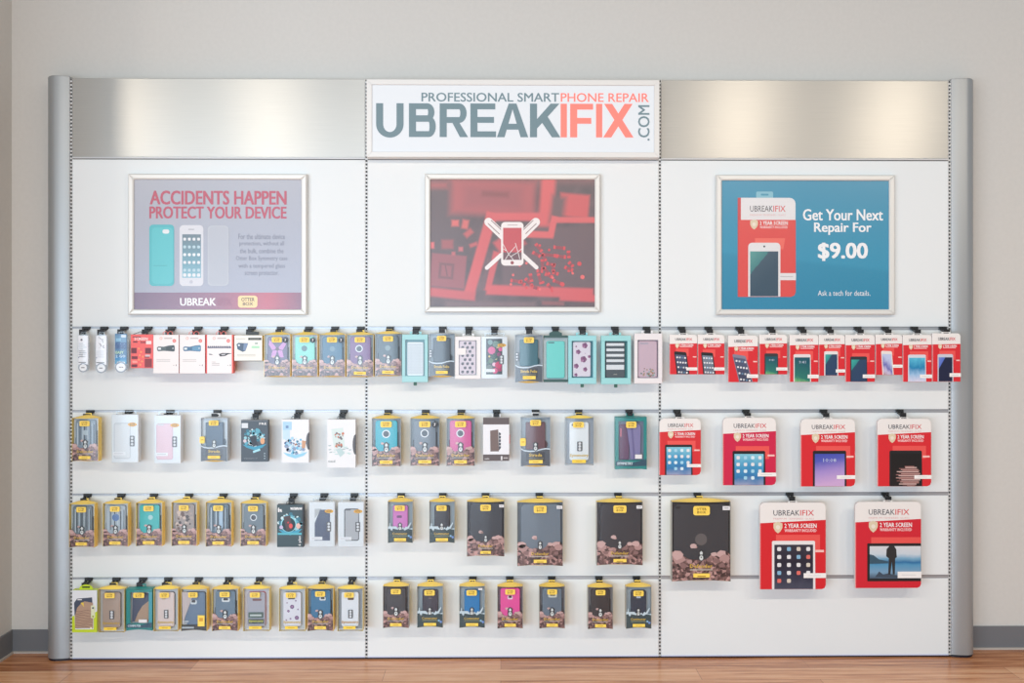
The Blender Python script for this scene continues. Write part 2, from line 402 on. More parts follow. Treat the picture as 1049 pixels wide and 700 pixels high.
# ------------------------------------------------------------------ posters
glass = clear_mat('poster_glass', gloss=.02, rough=.32)
def poster(x0, y0, x1, y1, label, gnum=5.6):
    yp = -.026
    r, sc = px_root('framed_poster', x0, y0, x1, yp, label, 'framed poster', 'posters on the display wall')
    W, H = x1 - x0, y1 - y0; t = gnum
    m = M((226, 226, 222), .42, .2)
    for pts in ([(0, 0), (W, 0), (W - t, t), (t, t)], [(0, H), (t, H - t), (W - t, H - t), (W, H)], [(0, 0), (t, t), (t, H - t), (0, H)], [(W, 0), (W, H), (W - t, H - t), (W - t, t)]):
        a = Art(W, sc); a.prism(pts, 0, .022, m, bev=1.1); a.build('frame_profile', r)
    a = Art(W, sc); a.box(t * .3, t * .3, W - t * .3, H - t * .3, .012, .024, M((60, 60, 60), .6)); a.build('backing_board', r)
    a = Art(W, sc); a.rect(t - .3, t - .3, W - t + .3, H - t + .3, glass, .006); a.build('clear_sheet', r)
    return r, W, H, sc
white = M((240, 240, 240), .5); offw = M((228, 228, 230), .5); redc = M((216, 36, 46), .42); yel = M((246, 196, 52), .42); ink = M((40, 40, 46), .5)

# poster on the left
r, W, H, sc = poster(131, 178, 314, 323, 'framed pale grey poster about protecting devices, on the left bay')
X = lambda x: x - 131; Y = lambda y: y - 178
bg = ramp_mat('lilac_grey_print', [(0, (160, 162, 178)), (1, (172, 176, 188))])
a = Art(W, sc); a.rect(5, 5, W - 5, H - 5, bg, .011); a.build('poster_print', r)
a = Art(W, sc); a.rect(5.4, Y(300), W - 5.4, H - 5.4, ramp_mat('plum_band', [(0, (112, 84, 112)), (.45, (140, 84, 110)), (.8, (186, 76, 96)), (1, (128, 74, 100))], 'X'), .0105); pb = a.build('print_band', r)
a = Art(W, sc); hc = M((184, 62, 92), .5); y_ = .0100
a.text('ACCIDENTS HAPPEN', X(152.5), Y(195.2), X(293), Y(209.2), hc, y_, .026, res=3, italic=.012)
a.text('PROTECT YOUR DEVICE', X(152), Y(211.4), X(293), Y(223.6), hc, y_, .026, res=3)
tg = M((128, 130, 146), .5)
for i, (s_, w_) in enumerate((('For the ultimate device', 48), ('protection, without all', 46), ('the bulk, combine the', 45), ('Otter Box Symmetry case', 53), ('with a tempered glass', 48), ('screen protector.', 35))):
    yy = Y((242.4, 250, 257.6, 265.3, 273.2, 281)[i]); a.text(s_, X(267.4) - w_ / 2, yy - 3, X(267.4) + w_ / 2, yy + 2.6, tg, y_, .004)
a.text('UBREAK', X(183.5), Y(305.8), X(220.5), Y(313.4), white, y_, .03, res=3)
a.text('IFIX', X(222), Y(305.8), X(237), Y(313.4), M((150, 82, 110), .5), y_, .02)
a.poly(rr(X(243), Y(303.2), X(263), Y(315.6), 3), M((246, 214, 150), .5), y_); a.text('OTTER', X(246.5), Y(305.3), X(260), Y(309), ink, y_ - .0002, .02); a.text('BOX', X(248), Y(310), X(258.5), Y(313.4), ink, y_ - .0002, .02)
a.poly(rr(X(152), Y(230), X(177.5), Y(293.3), 4), M((60, 178, 186), .5), y_); a.poly(rr(X(154.5), Y(233), X(176), Y(291), 4), M((76, 190, 196), .5), y_ - .0001)
a.poly(rr(X(165.5), Y(235), X(172.5), Y(239.3), 2), offw, y_ - .0002); a.rect(X(156), Y(272), X(170), Y(272.5), M((44, 150, 160), .5), y_ - .0002)
a.poly(rr(X(183), Y(230.5), X(207.5), Y(293.3), 4), M((216, 216, 222), .5), y_); a.circ(X(195), Y(289), 1.8, M((190, 190, 200), .5), y_ - .0001)
a.rect(X(192), Y(234.5), X(198), Y(235.3), M((150, 150, 160), .5), y_ - .0001)
a.poly(rr(X(212), Y(231), X(233.5), Y(293), 4), M((186, 190, 198), .5), y_); a.poly(rr(X(213), Y(232.2), X(232.5), Y(291.8), 4), M((180, 184, 194), .5), y_ - .0001)
a.build('print_lettering', r)
def icons(a, u0, v0, u1, v1, nx, ny, m, y, fill=.55, skip=()):
    dx, dy = (u1 - u0) / nx, (v1 - v0) / ny; q = min(dx, dy) * fill / 2
    for j in range(ny):
        for i in range(nx):
            if (i, j) in skip: continue
            c, d = u0 + dx * (i + .5), v0 + dy * (j + .5)
            a.poly(rr(c - q, d - q, c + q, d + q, q * .5, 2), m[(i * 3 + j * 5) % len(m)], y)
a = Art(W, sc); a.rect(X(185.8), Y(240), X(205), Y(284.8), ramp_mat('ios_teal', [(0, (130, 180, 196)), (.35, (96, 150, 166)), (1, (92, 110, 122))], nmix=.4), y_ - .0003); sp_ = a.build('phone_screen', r)
a = Art(W, sc); icons(a, X(186), Y(241), X(205), Y(281), 4, 5, [offw, M((236, 240, 244), .5), M((180, 206, 216), .5)], y_ - .0005, .62); icons(a, X(186), Y(279), X(205), Y(285), 4, 1, [offw], y_ - .0005, .7); a.build('app_icons', sp_)

# poster in the middle : a soft close-up of a circuit board, from soft-edged boxes
def board_mat():
    m = bpy.data.materials.new('circuit_board_print'); m.use_nodes = True; nt = m.node_tree; L = nt.links; b = nt.nodes['Principled BSDF']; b.inputs['Roughness'].default_value = .5
    tc = nt.nodes.new('ShaderNodeTexCoord'); col = None
    def math_(op, *ins):
        n = nt.nodes.new('ShaderNodeMath'); n.operation = op
        for i, v in enumerate(ins):
            if isinstance(v, (int, float)): n.inputs[i].default_value = v
            else: L.new(v, n.inputs[i])
        return n.outputs[0]
    n = nt.nodes.new('ShaderNodeTexNoise'); n.inputs['Scale'].default_value = 12; n.inputs['Detail'].default_value = 3; L.new(tc.outputs['Object'], n.inputs['Vector'])
    r_ = nt.nodes.new('ShaderNodeValToRGB'); r_.color_ramp.elements[0].color = lin((86, 74, 80)); r_.color_ramp.elements[1].color = lin((116, 92, 98)); r_.color_ramp.elements[0].position = .4; r_.color_ramp.elements[1].position = .75
    L.new(n.outputs['Fac'], r_.inputs['Fac']); col = r_.outputs['Color']
    # (cx, cy, half w, half h, angle, softness, colour) in crop pixels 875x700 -> local metres
    k = sc / 4.375
    items = [(440, 60, 420, 14, 0, 30, (110, 70, 76)), (140, 330, 90, 250, 3, 70, (66, 64, 72)),
             (350, 140, 190, 78, 2, 26, (170, 70, 76)), (350, 140, 130, 46, 2, 30, (150, 66, 74)), (360, 125, 60, 12, 3, 12, (120, 50, 56)),
             (592, 165, 32, 115, 4, 14, (222, 74, 78)), (715, 175, 66, 52, 5, 10, (208, 66, 72)), (640, 195, 30, 60, 8, 20, (80, 64, 70)),
             (700, 420, 180, 150, 0, 16, (74, 64, 72)), (620, 470, 230, 90, 0, 14, (74, 64, 72)),
             (450, 226, 130, 18, 0, 8, (220, 74, 80)), (292, 400, 24, 200, 16, 7, (216, 72, 78)), (425, 345, 60, 44, -35, 10, (200, 62, 70)),
             (560, 306, 60, 15, 2, 6, (224, 78, 82)), (618, 268, 14, 46, 12, 6, (224, 78, 82)), (720, 240, 95, 13, 0, 6, (222, 80, 84)),
             (345, 470, 15, 90, 14, 6, (206, 66, 74)), (560, 562, 240, 22, 2, 8, (214, 68, 76)), (740, 590, 90, 16, 2, 8, (214, 68, 76)), (150, 572, 120, 20, 6, 9, (200, 66, 74)),
             (148, 470, 78, 74, 5, 6, (140, 68, 80)), (140, 470, 34, 36, 5, 5, (100, 56, 66)), (140, 470, 22, 24, 5, 5, (140, 68, 80)), (140, 468, 26, 3, 80, 3, (90, 50, 60)),
             (180, 255, 16, 14, 0, 7, (226, 90, 88)), (225, 260, 14, 20, 10, 8, (214, 86, 84)), (240, 300, 20, 12, -40, 8, (190, 70, 74)), (145, 350, 26, 20, 0, 9, (150, 66, 74)),
             (78, 355, 8, 14, 0, 5, (226, 90, 96)), (205, 372, 10, 10, 0, 5, (200, 90, 100)), (172, 392, 8, 8, 0, 5, (190, 80, 90)), (262, 352, 18, 8, -20, 6, (190, 70, 76)),
             (105, 85, 40, 14, 0, 18, (160, 72, 78)), (318, 480, 10, 70, 12, 6, (84, 64, 72)), (340, 620, 200, 12, 0, 14, (92, 76, 82)), (620, 615, 50, 8, 2, 6, (120, 66, 72))]
    for cx_, cy_, hw, hh, ang, soft, c in items:
        mp = nt.nodes.new('ShaderNodeMapping'); mp.vector_type = 'TEXTURE'
        px_ = 425 + cx_ / 4.375 - 435; py_ = 170 + cy_ / 4.375 - 178
        mp.inputs['Location'].default_value = ((px_ - W / 2) * sc, 0, -py_ * sc); mp.inputs['Rotation'].default_value = (0, math.radians(ang), 0)
        L.new(tc.outputs['Object'], mp.inputs['Vector'])
        ab = nt.nodes.new('ShaderNodeVectorMath'); ab.operation = 'ABSOLUTE'; L.new(mp.outputs[0], ab.inputs[0])
        sp = nt.nodes.new('ShaderNodeSeparateXYZ'); L.new(ab.outputs[0], sp.inputs[0])
        dmx = math_('MAXIMUM', math_('SUBTRACT', sp.outputs[0], hw * k), math_('SUBTRACT', sp.outputs[2], hh * k))
        mr = nt.nodes.new('ShaderNodeMapRange'); mr.interpolation_type = 'SMOOTHSTEP'; L.new(dmx, mr.inputs['Value'])
        mr.inputs['From Min'].default_value = soft * k; mr.inputs['From Max'].default_value = -soft * k; mr.inputs['To Min'].default_value = 0; mr.inputs['To Max'].default_value = 1
        mx = nt.nodes.new('ShaderNodeMixRGB'); L.new(mr.outputs[0], mx.inputs[0]); L.new(col, mx.inputs[1]); mx.inputs[2].default_value = lin(tuple(v * .72 + w_ * .28 for v, w_ in zip(c, (196, 150, 150)))); col = mx.outputs[0]  # colours lifted towards pale pink, a reflected haze painted into the print
    L.new(col, b.inputs['Base Color'])
    return m
r, W, H, sc = poster(435, 178, 615, 320, 'framed red circuit board poster with a white phone symbol, on the middle bay')
X = lambda x: 425 + x / 4.375 - 435; Y = lambda y: 170 + y / 4.375 - 178
a = Art(W, sc); a.rect(5, 5, W - 5, H - 5, board_mat(), .011); a.build('poster_print', r)
a = Art(W, sc); rnd = random.Random(4)
cm = [M((214, 66, 74), .5), M((232, 104, 104), .5), M((150, 64, 74), .5), M((190, 74, 80), .5)]
def chip(x, y, l, ang):
    c, s_ = cos(ang), sin(ang)
    def q(u, v): return (X(x + u * c - v * s_), Y(y + u * s_ + v * c))
    a.poly([q(-l, -7), q(l, -7), q(l, 7), q(-l, 7)], cm[2], .0105)
    for e in (-1, 1): a.poly([q(e * l - 5, -8), q(e * l + 5, -8), q(e * l + 5, 8), q(e * l - 5, 8)], cm[0], .0104)
for x, y, l, g_ in ((555, 365, 18, .9), (648, 365, 22, .1), (545, 395, 16, .5), (600, 398, 28, .1), (655, 405, 18, .1), (572, 440, 18, 1.5), (610, 440, 16, .2), (590, 470, 16, .9), (620, 455, 14, 1.5), (560, 505, 20, 1.3), (600, 490, 14, .4), (640, 520, 18, .4), (455, 515, 22, .1), (510, 520, 18, .8), (690, 460, 16, .4), (690, 395, 12, 1.5), (520, 500, 14, 1.4), (540, 545, 14, .3), (605, 540, 12, .8), (480, 525, 12, .5), (580, 410, 12, 1.2), (630, 480, 10, .3), (700, 440, 10, .8), (560, 470, 10, .1)): chip(x, y, l, g_)
for x, y in ((738, 437), (752, 497), (662, 530), (440, 488), (430, 530), (615, 560), (500, 545), (640, 400), (690, 470), (708, 480), (618, 500), (575, 520), (560, 355), (500, 435), (560, 552), (602, 375), (470, 445)): a.circ(X(x), Y(y), 2.3 if x > 735 or x == 662 else 1.4, cm[rnd.randrange(2)], .0103, 10)
a.build('print_components', r)
a = Art(W, sc); yy_ = .0095
def bar(x0, y0, x1, y1, w, m, y, taper=1.0):
    t_ = atan2(y1 - y0, x1 - x0); n = (-sin(t_), cos(t_)); pts = []
    for k in range(9):
        g_ = t_ + pi / 2 + pi * k / 8; pts.append((X(x0 + w * cos(g_)), Y(y0 + w * sin(g_))))
    for k in range(9):
        g_ = t_ - pi / 2 + pi * k / 8; pts.append((X(x1 + w * taper * cos(g_)), Y(y1 + w * taper * sin(g_))))
    a.poly(pts, m, y)
iw = M((238, 232, 230), .5); ib = M((120, 78, 80), .5)
bar(330, 250, 395, 312, 19, iw, yy_); bar(542, 250, 480, 312, 19, iw, yy_)
bar(322, 456, 386, 398, 9, iw, yy_); bar(545, 454, 482, 396, 9, iw, yy_)
for o in (-7, 7):
    bar(335 + o, 250 - o, 385 + o, 297 - o, 1.6, ib, yy_ - .0001); bar(537 + o, 250 + o, 490 + o, 295 + o, 1.6, ib, yy_ - .0001)
a.poly(rr(X(386), Y(250), X(487), Y(446), 4), iw, yy_ - .0002); a.rect(X(395), Y(276), X(478), Y(420), M((196, 66, 76), .5), yy_ - .0003)
a.rect(X(395), Y(386), X(478), Y(420), M((108, 70, 78), .5), yy_ - .0004)
for p0, p1 in (((395, 350), (420, 395)), ((420, 395), (450, 360)), ((420, 395), (405, 418)), ((420, 395), (440, 418)), ((450, 345), (462, 385)), ((462, 385), (478, 370)), ((462, 385), (430, 405)), ((462, 385), (470, 416)), ((397, 372), (412, 380))): bar(*p0, *p1, 1.3, iw, yy_ - .0005)
a.circ(X(436), Y(433), 1.8, M((150, 60, 66), .5), yy_ - .0003); a.rect(X(415), Y(262), X(460), Y(265), M((180, 160, 160), .5), yy_ - .0003)
a.build('phone_symbol', r)

# red retail card artwork, shared by the poster and the cards
def red_card_art(a, u0, v0, u1, v1, ht, m_red, y, small=False, corner=0, lean=0.02, logo=None, txt=True):
    """white top of height ht (units) above red, logo, shield and warranty line"""
    w, h = u1 - u0, v1 - v0
    ht2 = ht - lean * w
    a.poly([(u0, v0 + ht), (u1, v0 + ht2)] + ([(u1, v1)] if not corner else [(u1, v1 - corner), (u1 - corner * .3, v1 - corner * .3), (u1 - corner, v1)]) + [(u0, v1)], m_red, y)
    lg = M((70, 68, 78), .5); lr = M((214, 50, 60), .5); lh = h * .052; c0 = v0 + ht * .36
    lw = w * .62; x0 = u0 + w * .2
    if txt:
        a.text('UBREAK', x0, c0, x0 + lw * .645, c0 + ht * .27, lg, y - .0002, .0 if not small else .01)
        a.text('IFIX', x0 + lw * .66, c0, x0 + lw, c0 + ht * .27, lr, y - .0002, .0 if not small else .01)
        if not small: a.text('PREMIUM TEMPERED GLASS', x0, c0 + ht * .38, x0 + lw, c0 + ht * .46, M((226, 178, 176), .5), y - .0002, 0, res=1)
    # shield
    sx, sy = u0 + w * .27, v0 + ht * 1.20; sw, sh = w * .068, w * .085
    sm = M((222, 206, 176), .4)
    a.poly([(sx, sy - sh), (sx + sw, sy - sh * .7), (sx + sw, sy + .1 * sh), (sx + sw * .6, sy + sh * .7), (sx, sy + sh * 1.1), (sx - sw * .6, sy + sh * .7), (sx - sw, sy + .1 * sh), (sx - sw, sy - sh * .7)], sm, y - .0003)
    a.circ(sx, sy, sw * .5, M((236, 226, 210), .4), y - .0004, 8)
    tx = u0 + w * .37
    a.text('2 YEAR SCREEN', tx, sy - sh * .65, u0 + w * .86, sy + sh * .12, white, y - .0003, .03 if small else .02, res=1)
    if not small: a.text('WARRANTY INCLUDED', tx, sy + sh * .32, u0 + w * .86, sy + sh * .85, M((244, 200, 200), .5), y - .0003, .03, res=1)
    else: a.rect(tx, sy + sh * .35, u0 + w * .83, sy + sh * .65, M((244, 200, 200), .5), y - .0003)

# poster on the right
r, W, H, sc = poster(734, 179, 917, 322, 'framed bright blue poster advertising a repair for $9.00, on the right bay')
X = lambda x: x - 734; Y = lambda y: y - 179
a = Art(W, sc); a.rect(5, 5, W - 5, H - 5, ramp_mat('blue_print', [(0, (20, 134, 172)), (.42, (26, 140, 176)), (.46, (36, 148, 184)), (1, (28, 142, 178))], diag=.14), .011); a.build('poster_print', r)
a = Art(W, sc); y_ = .010; wt = M((244, 246, 248), .5)
a.text('Get Your Next', X(823.2), Y(213.8), X(905.6), Y(225.2), wt, y_, .02, res=3)
a.text('Repair For', X(834.6), Y(227.6), X(893.7), Y(240), wt, y_, .02, res=3)
a.text('$9.00', X(838.6), Y(248.4), X(890), Y(266.4), wt, y_, .03, res=3)
a.text('Ask a tech for details.', X(838.6), Y(297), X(892.5), Y(302.4), wt, y_, .0)
a.build('print_lettering', r)
a = Art(W, sc)
a.poly(rr(X(775.2), Y(195.8), X(792.6), Y(204), 1.5, corners='1100'), M((130, 190, 208), .5), y_); a.poly(rr(X(780), Y(198), X(788), Y(200), .9), M((60, 150, 180), .5), y_ - .0001)
a.poly(rr(X(756.5), Y(202.2), X(815.6), Y(303.6), 6, corners='0110'), offw, y_ - .0002)
a.poly([(X(756.3), Y(202.2)), (X(759.5), Y(202.2)), (X(759.5), Y(303.6)), (X(756.3), Y(303.6))], M((206, 60, 66), .5), y_ - .0003)
red_card_art(a, X(757.2), Y(202.2), X(815.8), Y(303.6), 22.6, M((222, 68, 66), .45), y_ - .0004, corner=5, lean=.0, small=False)
a.poly([(X(774), Y(243.5)), (X(805), Y(243.5)), (X(803), Y(255)), (X(774), Y(255))], M((236, 104, 92), .45), y_ - .0005)
a.poly(rr(X(767), Y(248.2), X(800), Y(303.3), 4, corners='1100'), offw, y_ - .0007)
a.circ(X(783.5), Y(252), 1.0, ink, y_ - .0008, 8)
a.build('pictured_pack', r)
a = Art(W, sc); a.rect(X(769), Y(257), X(797.8), Y(303), ramp_mat('green_sea', [(0, (40, 74, 96)), (.48, (54, 84, 104)), (.5, (60, 130, 134)), (1, (90, 160, 156))], diag=-.75, nmix=.12, scale=14), y_ - .0009); a.build('phone_screen', r)
a = Art(W, sc); a.rect(X(798), Y(279.3), X(816), Y(286.5), offw, y_ - .0012); a.rect(X(800), Y(282.4), X(813), Y(283.2), M((190, 190, 192), .5), y_ - .0013); a.build('pictured_label', r)
# ------------------------------------------------------------------ hooks and packages
YF = -.075
hook_m = M((34, 36, 38), .42); hook_d = M((24, 25, 28), .5)
def hook(px, py, pz_row, desc, g):
    x = P(px, py, -.03)[0]; z = ZR[pz_row]
    r = empty('display_hook', x, 0, z, 'black hook holding the ' + desc, 'hook', g)
    a = Art(0, S0, 0); a.box(-3.7, -.6, 3.9, 2.4, -.010, .010, hook_m, bev=.3); a.build('mount_clip', r)
    for s in (-1, 1):
        a = Art(0, S0, 0); u = s * 2.0
        pts = [(u - 1.0, 2.0, -.009), (u + 1.0, 2.0, -.009), (u + 1.0, 3.6, -.009), (u - 1.0, 3.6, -.009),
               (u - 1.0, 3.6, -.040), (u + 1.0, 3.6, -.040), (u + 1.0, 5.2, -.040), (u - 1.0, 5.2, -.040)]
        a.add([(p[0] * S0, p[2], -p[1] * S0) for p in pts], [(0, 1, 5, 4), (1, 2, 6, 5), (2, 3, 7, 6), (3, 0, 4, 7), (4, 5, 6, 7), (3, 2, 1, 0)], hook_m); a.build('prong', r)
    a = Art(0, S0, 0); a.box(-3.1, 2.3, 3.1, 7.9, -.0435, -.040, hook_d, bev=.25); pl = a.build('label_plate', r)
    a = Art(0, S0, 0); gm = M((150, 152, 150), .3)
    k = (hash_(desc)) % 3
    a.poly([(-2.2, 6.7 - .4 * k), (-.3, 7.1), (1.8, 6.0 + .3 * k), (1.8, 6.5 + .3 * k), (-.3, 7.6), (-2.2, 7.2 - .4 * k)], gm, -.0437)  # pale sliver painted on the plate as a highlight
    tag(a.build('painted_plate_glint', pl), None)
    return r
def hash_(s): return sum((i + 3) * ord(c) for i, c in enumerate(s))

class Pk:
    def __init__(s, name, cat, box, desc, label, group, yf=YF):
        s.x0, s.y0, s.x1, s.y1 = box; s.W, s.H = s.x1 - s.x0, s.y1 - s.y0; s.yf = yf
        s.r, s.sc = px_root(name, s.x0, s.y0, s.x1, yf, label, cat, group)
        s.n = 0
    def art(s): return Art(s.W, s.sc)

def arc_edge(W, v, d, n=8, rev=False, u0=0.0):
    """points of an edge from u=0 to W whose middle is moved by d"""
    o = [(u0 + W * i / n, v + d * sin(pi * i / n)) for i in range(n + 1)]
    return o[::-1] if rev else o
def hang_tab(p, m, w=9, h=5.0, y=.0325, hole=True, cu=None, base=0.0):
    """punched hanging tab above the pack: two legs and a bridge around a euro hole"""
    a = p.art(); c = p.W / 2 if cu is None else cu; yb = y + .0012
    a.box(c - w / 2, base - h, c - w / 2 + w * .16, base, y, yb, m); a.box(c + w / 2 - w * .16, base - h, c + w / 2, base, y, yb, m)
    a.box(c - w / 2 + w * .16, base - h, c + w / 2 - w * .16, base - h * .72, y, yb, m); a.box(c - w / 2 + w * .16, base - h * .28, c + w / 2 - w * .16, base, y, yb, m)
    a.build('hang_tab', p.r)
cover = clear_mat('clear_plastic', (244, 248, 250), gloss=.015, rough=.22)
ylw = M((250, 214, 104), .42); ylt = M((255, 222, 104), .42)
def rocky(a, W, H, y, seed, top=.60):
    rm = rock_mat(); rn = random.Random(seed)
    prof = [(0, top), (.06, top - .015), (.14, top + .01), (.20, top + .06), (.30, top + .10), (.40, top + .085), (.5, top + .11), (.6, top + .09), (.68, top + .02), (.74, top + .03), (.80, top + .035), (.86, top - .01), (.93, top + .0), (1, top + .04)]
    pts = [(u * W, (v + rn.uniform(-.012, .012)) * H) for u, v in prof]
    a.poly(pts + arc_edge(W, H, -1.2 * min(1, W / 27) - .2, rev=True), rm, y)
    big = [M((220, 178, 172), .45), M((196, 152, 146), .45), M((150, 112, 108), .45), M((222, 184, 178), .45)]
    def rock(u, v, q, m):
        n = 7; t0 = rn.uniform(0, 6); pt = []
        for i in range(n):
            r_ = q * rn.uniform(.75, 1.1); pt.append((u * W + r_ * W * cos(t0 + 6.283 * i / n), v * H + r_ * W * .72 * sin(t0 + 6.283 * i / n)))
        pt = [(min(max(x, .2), W - .2), y_) for x, y_ in pt]
        a.poly(pt, m, y - .0001 * rn.randint(1, 3))
    rock(.09, top + .04, .11, big[0]); rock(.12, top + .09, .12, big[1]); rock(.84, top + .03, .10, big[0]); rock(.90, top + .08, .10, big[1]); rock(.72, top + .03, .06, big[3])
    rock(.30, top + .12, .06, big[1]); rock(.63, top + .10, .06, big[2]); rock(.76, top + .11, .07, big[2]); rock(.2, top + .17, .07, big[2]); rock(.85, top + .17, .06, big[2])
    rock(.37, top - .075, .065, big[3]); rock(.40, top - .06, .04, big[1])
def emblem(a, W, H, cu, cv, q, y):
    """small drop-over-body emblem: dark outline, pale head and body"""
    u, v = cu * W, cv * H; q *= W
    d = M((44, 48, 54), .5); w_ = M((232, 232, 228), .45)
    a.poly([(u, v - 1.95 * q), (u + 1.0 * q, v - 1.2 * q), (u + .8 * q, v - .5 * q), (u + .95 * q, v + .4 * q), (u + .7 * q, v + 1.4 * q), (u, v + 1.75 * q), (u - .7 * q, v + 1.4 * q), (u - .95 * q, v + .4 * q), (u - .8 * q, v - .5 * q), (u - 1.0 * q, v - 1.2 * q)], d, y)
    a.poly([(u, v - 1.55 * q), (u + .5 * q, v - .95 * q), (u + .36 * q, v - .4 * q), (u - .36 * q, v - .4 * q), (u - .5 * q, v - .95 * q)], w_, y - .0002)
    a.circ(u, v + .62 * q, .62 * q, w_, y - .0002, 10, .8 * q); a.circ(u, v + .45 * q, .22 * q, d, y - .0003, 8)
def logo(p, cu, cv, w, h, y, m=None, shape='box', blk=False):
    a = p.art(); u, v = cu * p.W, cv * p.H; w, h = w / 2, h / 2
    m = m or ylt
    if shape == 'oval': a.prism([(u + w * cos(2 * pi * i / 18), v + h * sin(2 * pi * i / 18)) for i in range(18)], y, y + .0006, m)
    else:
        a.prism(rr(u - w, v - h, u + w, v + h, h * .45), y, y + .0006, m)
        a.prism(rr(u - w * .88, v - h * .86, u + w * .88, v + h * .86, h * .38), y - .0002, y, M((250, 214, 90), .42))
    t = M((104, 74, 20), .5)
    a.text('OTTER', u - w * .6, v - h * .62, u + w * .6, v - h * .08, t, y - .0004, .02, res=1)
    a.text('BOX', u - w * .52, v + h * .06, u + w * .52, v + h * .6, t, y - .0004, .02, res=1)
    return a.build('brand_label', p.r)
def case_pattern(a, pat, u0, v0, u1, v1, y, col, seed=0):
    rn = random.Random(seed); w, h = u1 - u0, v1 - v0
    if pat == 'chevron':
        g = M((112, 122, 128), .5)
        for j in range(11):
            vv = v0 + h * (j + .6) / 11.6
            pts = [(u0 + w * i / 12, vv + (1.0 if i % 2 else -1.0)) for i in range(13)]
            a.poly(pts + [(u, v + .9) for u, v in pts[::-1]], g, y)
    elif pat == 'paw':
        for j in range(8):
            for i in range(2 + j % 2):
                a.circ(u0 + w * (.18 + .32 * i + (.16 if j % 2 == 0 else 0)), v0 + h * (.06 + j * .125), w * .10, M((66, 48, 58), .5), y, 7)
                a.circ(u0 + w * (.18 + .32 * i + (.16 if j % 2 == 0 else 0)) + w * .06, v0 + h * (.03 + j * .125), w * .035, M((120, 92, 100), .5), y, 6)
    elif pat == 'blossom':
        for k, (u, v, q) in enumerate(((.68, .09, .17), (.28, .28, .14), (.60, .50, .19), (.16, .70, .15), (.70, .80, .13), (.95, .42, .09), (.16, .12, .05), (.14, .96, .10))):
            for j in range(5): a.circ(min(max(u0 + w * (u + q * .5 * cos(j * 1.26)), u0 + .3), u1 - .3), v0 + h * v + w * q * .5 * sin(j * 1.26), w * q * .56, M(((150, 92, 134), (126, 70, 112), (176, 122, 158))[j % 3], .5), y - .00005 * j, 7)
        for k in range(6): a.circ(u0 + w * rn.uniform(.15, .85), v0 + h * rn.uniform(.05, .95), w * .03, M((190, 160, 190), .5), y, 6)
    elif pat == 'spots':
        for u, v, q in ((.5, .42, .16), (.28, .55, .10), (.78, .75, .16), (.72, .24, .06), (.2, .3, .05), (.85, .5, .06), (.4, .78, .07), (.15, .82, .06), (.3, .18, .05)):
            a.circ(u0 + w * u, v0 + h * v, w * q * .8, M((122, 88, 130), .5), y, 8); a.circ(u0 + w * u, v0 + h * v, w * q * .35, M((180, 140, 176), .5), y - .0001, 7)
    elif pat == 'stripes':
        for k, c in enumerate(((236, 238, 240),) * 5):
            vv = v0 + h * (.02 + .155 * k); a.rect(u0 + .2, vv, u1 - .2, vv + h * (.075 if k < 4 else .14), M(c, .45), y)
        a.rect(u0 + w * .40, v1 - h * .09, u0 + w * .60, v1 - h * .075, M((190, 184, 170), .5), y)
    elif pat == 'roses':
        a.rect(u0, v0, u1, v1, M((60, 66, 72), .5), y)
        for u, v, q, c in ((.6, .15, .25, (110, 140, 130)), (.5, .5, .25, (50, 80, 70)), (.2, .82, .25, (110, 120, 110)), (.55, .9, .22, (226, 60, 120)), (.5, .72, .16, (240, 190, 210)), (.9, .3, .16, (230, 90, 150)), (.25, .10, .2, (130, 160, 160)), (.18, .92, .16, (70, 90, 86)), (.34, .33, .30, (226, 96, 150)), (.32, .30, .17, (240, 140, 180)), (.72, .22, .15, (190, 176, 130)), (.82, .10, .10, (70, 110, 96)),
                           (.80, .44, .16, (150, 60, 110)), (.30, .62, .20, (96, 124, 92)), (.12, .68, .12, (60, 96, 80)), (.76, .74, .28, (206, 40, 96)), (.84, .86, .18, (170, 40, 90)), (.6, .56, .1, (220, 214, 150)), (.2, .5, .08, (240, 210, 120)), (.88, .62, .10, (236, 150, 180))):
            q *= .8; cu = min(max(u0 + w * u, u0 + w * q * .9), u1 - w * q * .9)
            a.circ(cu, v0 + h * v, w * q, M(c, .5), y - .0001 - .00005 * (q * 10), 9)
    elif pat == 'garden':
        for k in range(34):
            u = rn.random(); v = .78 + .2 * rn.random() if u > .35 else .72 + .24 * rn.random()
            a.circ(u0 + w * (.06 + .88 * u), v0 + h * v, w * rn.uniform(.03, .06), M(((190, 150, 120), (120, 140, 130), (160, 190, 190), (150, 110, 90))[k % 4], .5), y - .00004 * (k % 5), 6)
    elif pat == 'butterfly':
        pk_ = M((214, 150, 208), .5)
        for s in (-1, 1):
            c = u0 + w * .5
            a.poly([(c, v0 + h * .42), (c + s * w * .40, v0 + h * .10), (c + s * w * .46, v0 + h * .26), (c + s * w * .28, v0 + h * .46)], pk_, y)
            a.poly([(c, v0 + h * .46), (c + s * w * .26, v0 + h * .48), (c + s * w * .34, v0 + h * .72), (c + s * w * .12, v0 + h * .72)], pk_, y)
        a.circ(u0 + w * .5, v0 + h * .42, w * .1, M((110, 90, 100), .5), y - .0001)
    elif pat == 'camo':
        for k in range(30):
            a.circ(u0 + w * rn.uniform(.1, .9), v0 + h * rn.uniform(.08, .92), w * rn.uniform(.05, .13), M(((222, 198, 184), (120, 98, 92), (190, 170, 160), (86, 80, 82))[k % 4], .5), y - .00003 * (k % 7), 6)
    elif pat == 'ridges':
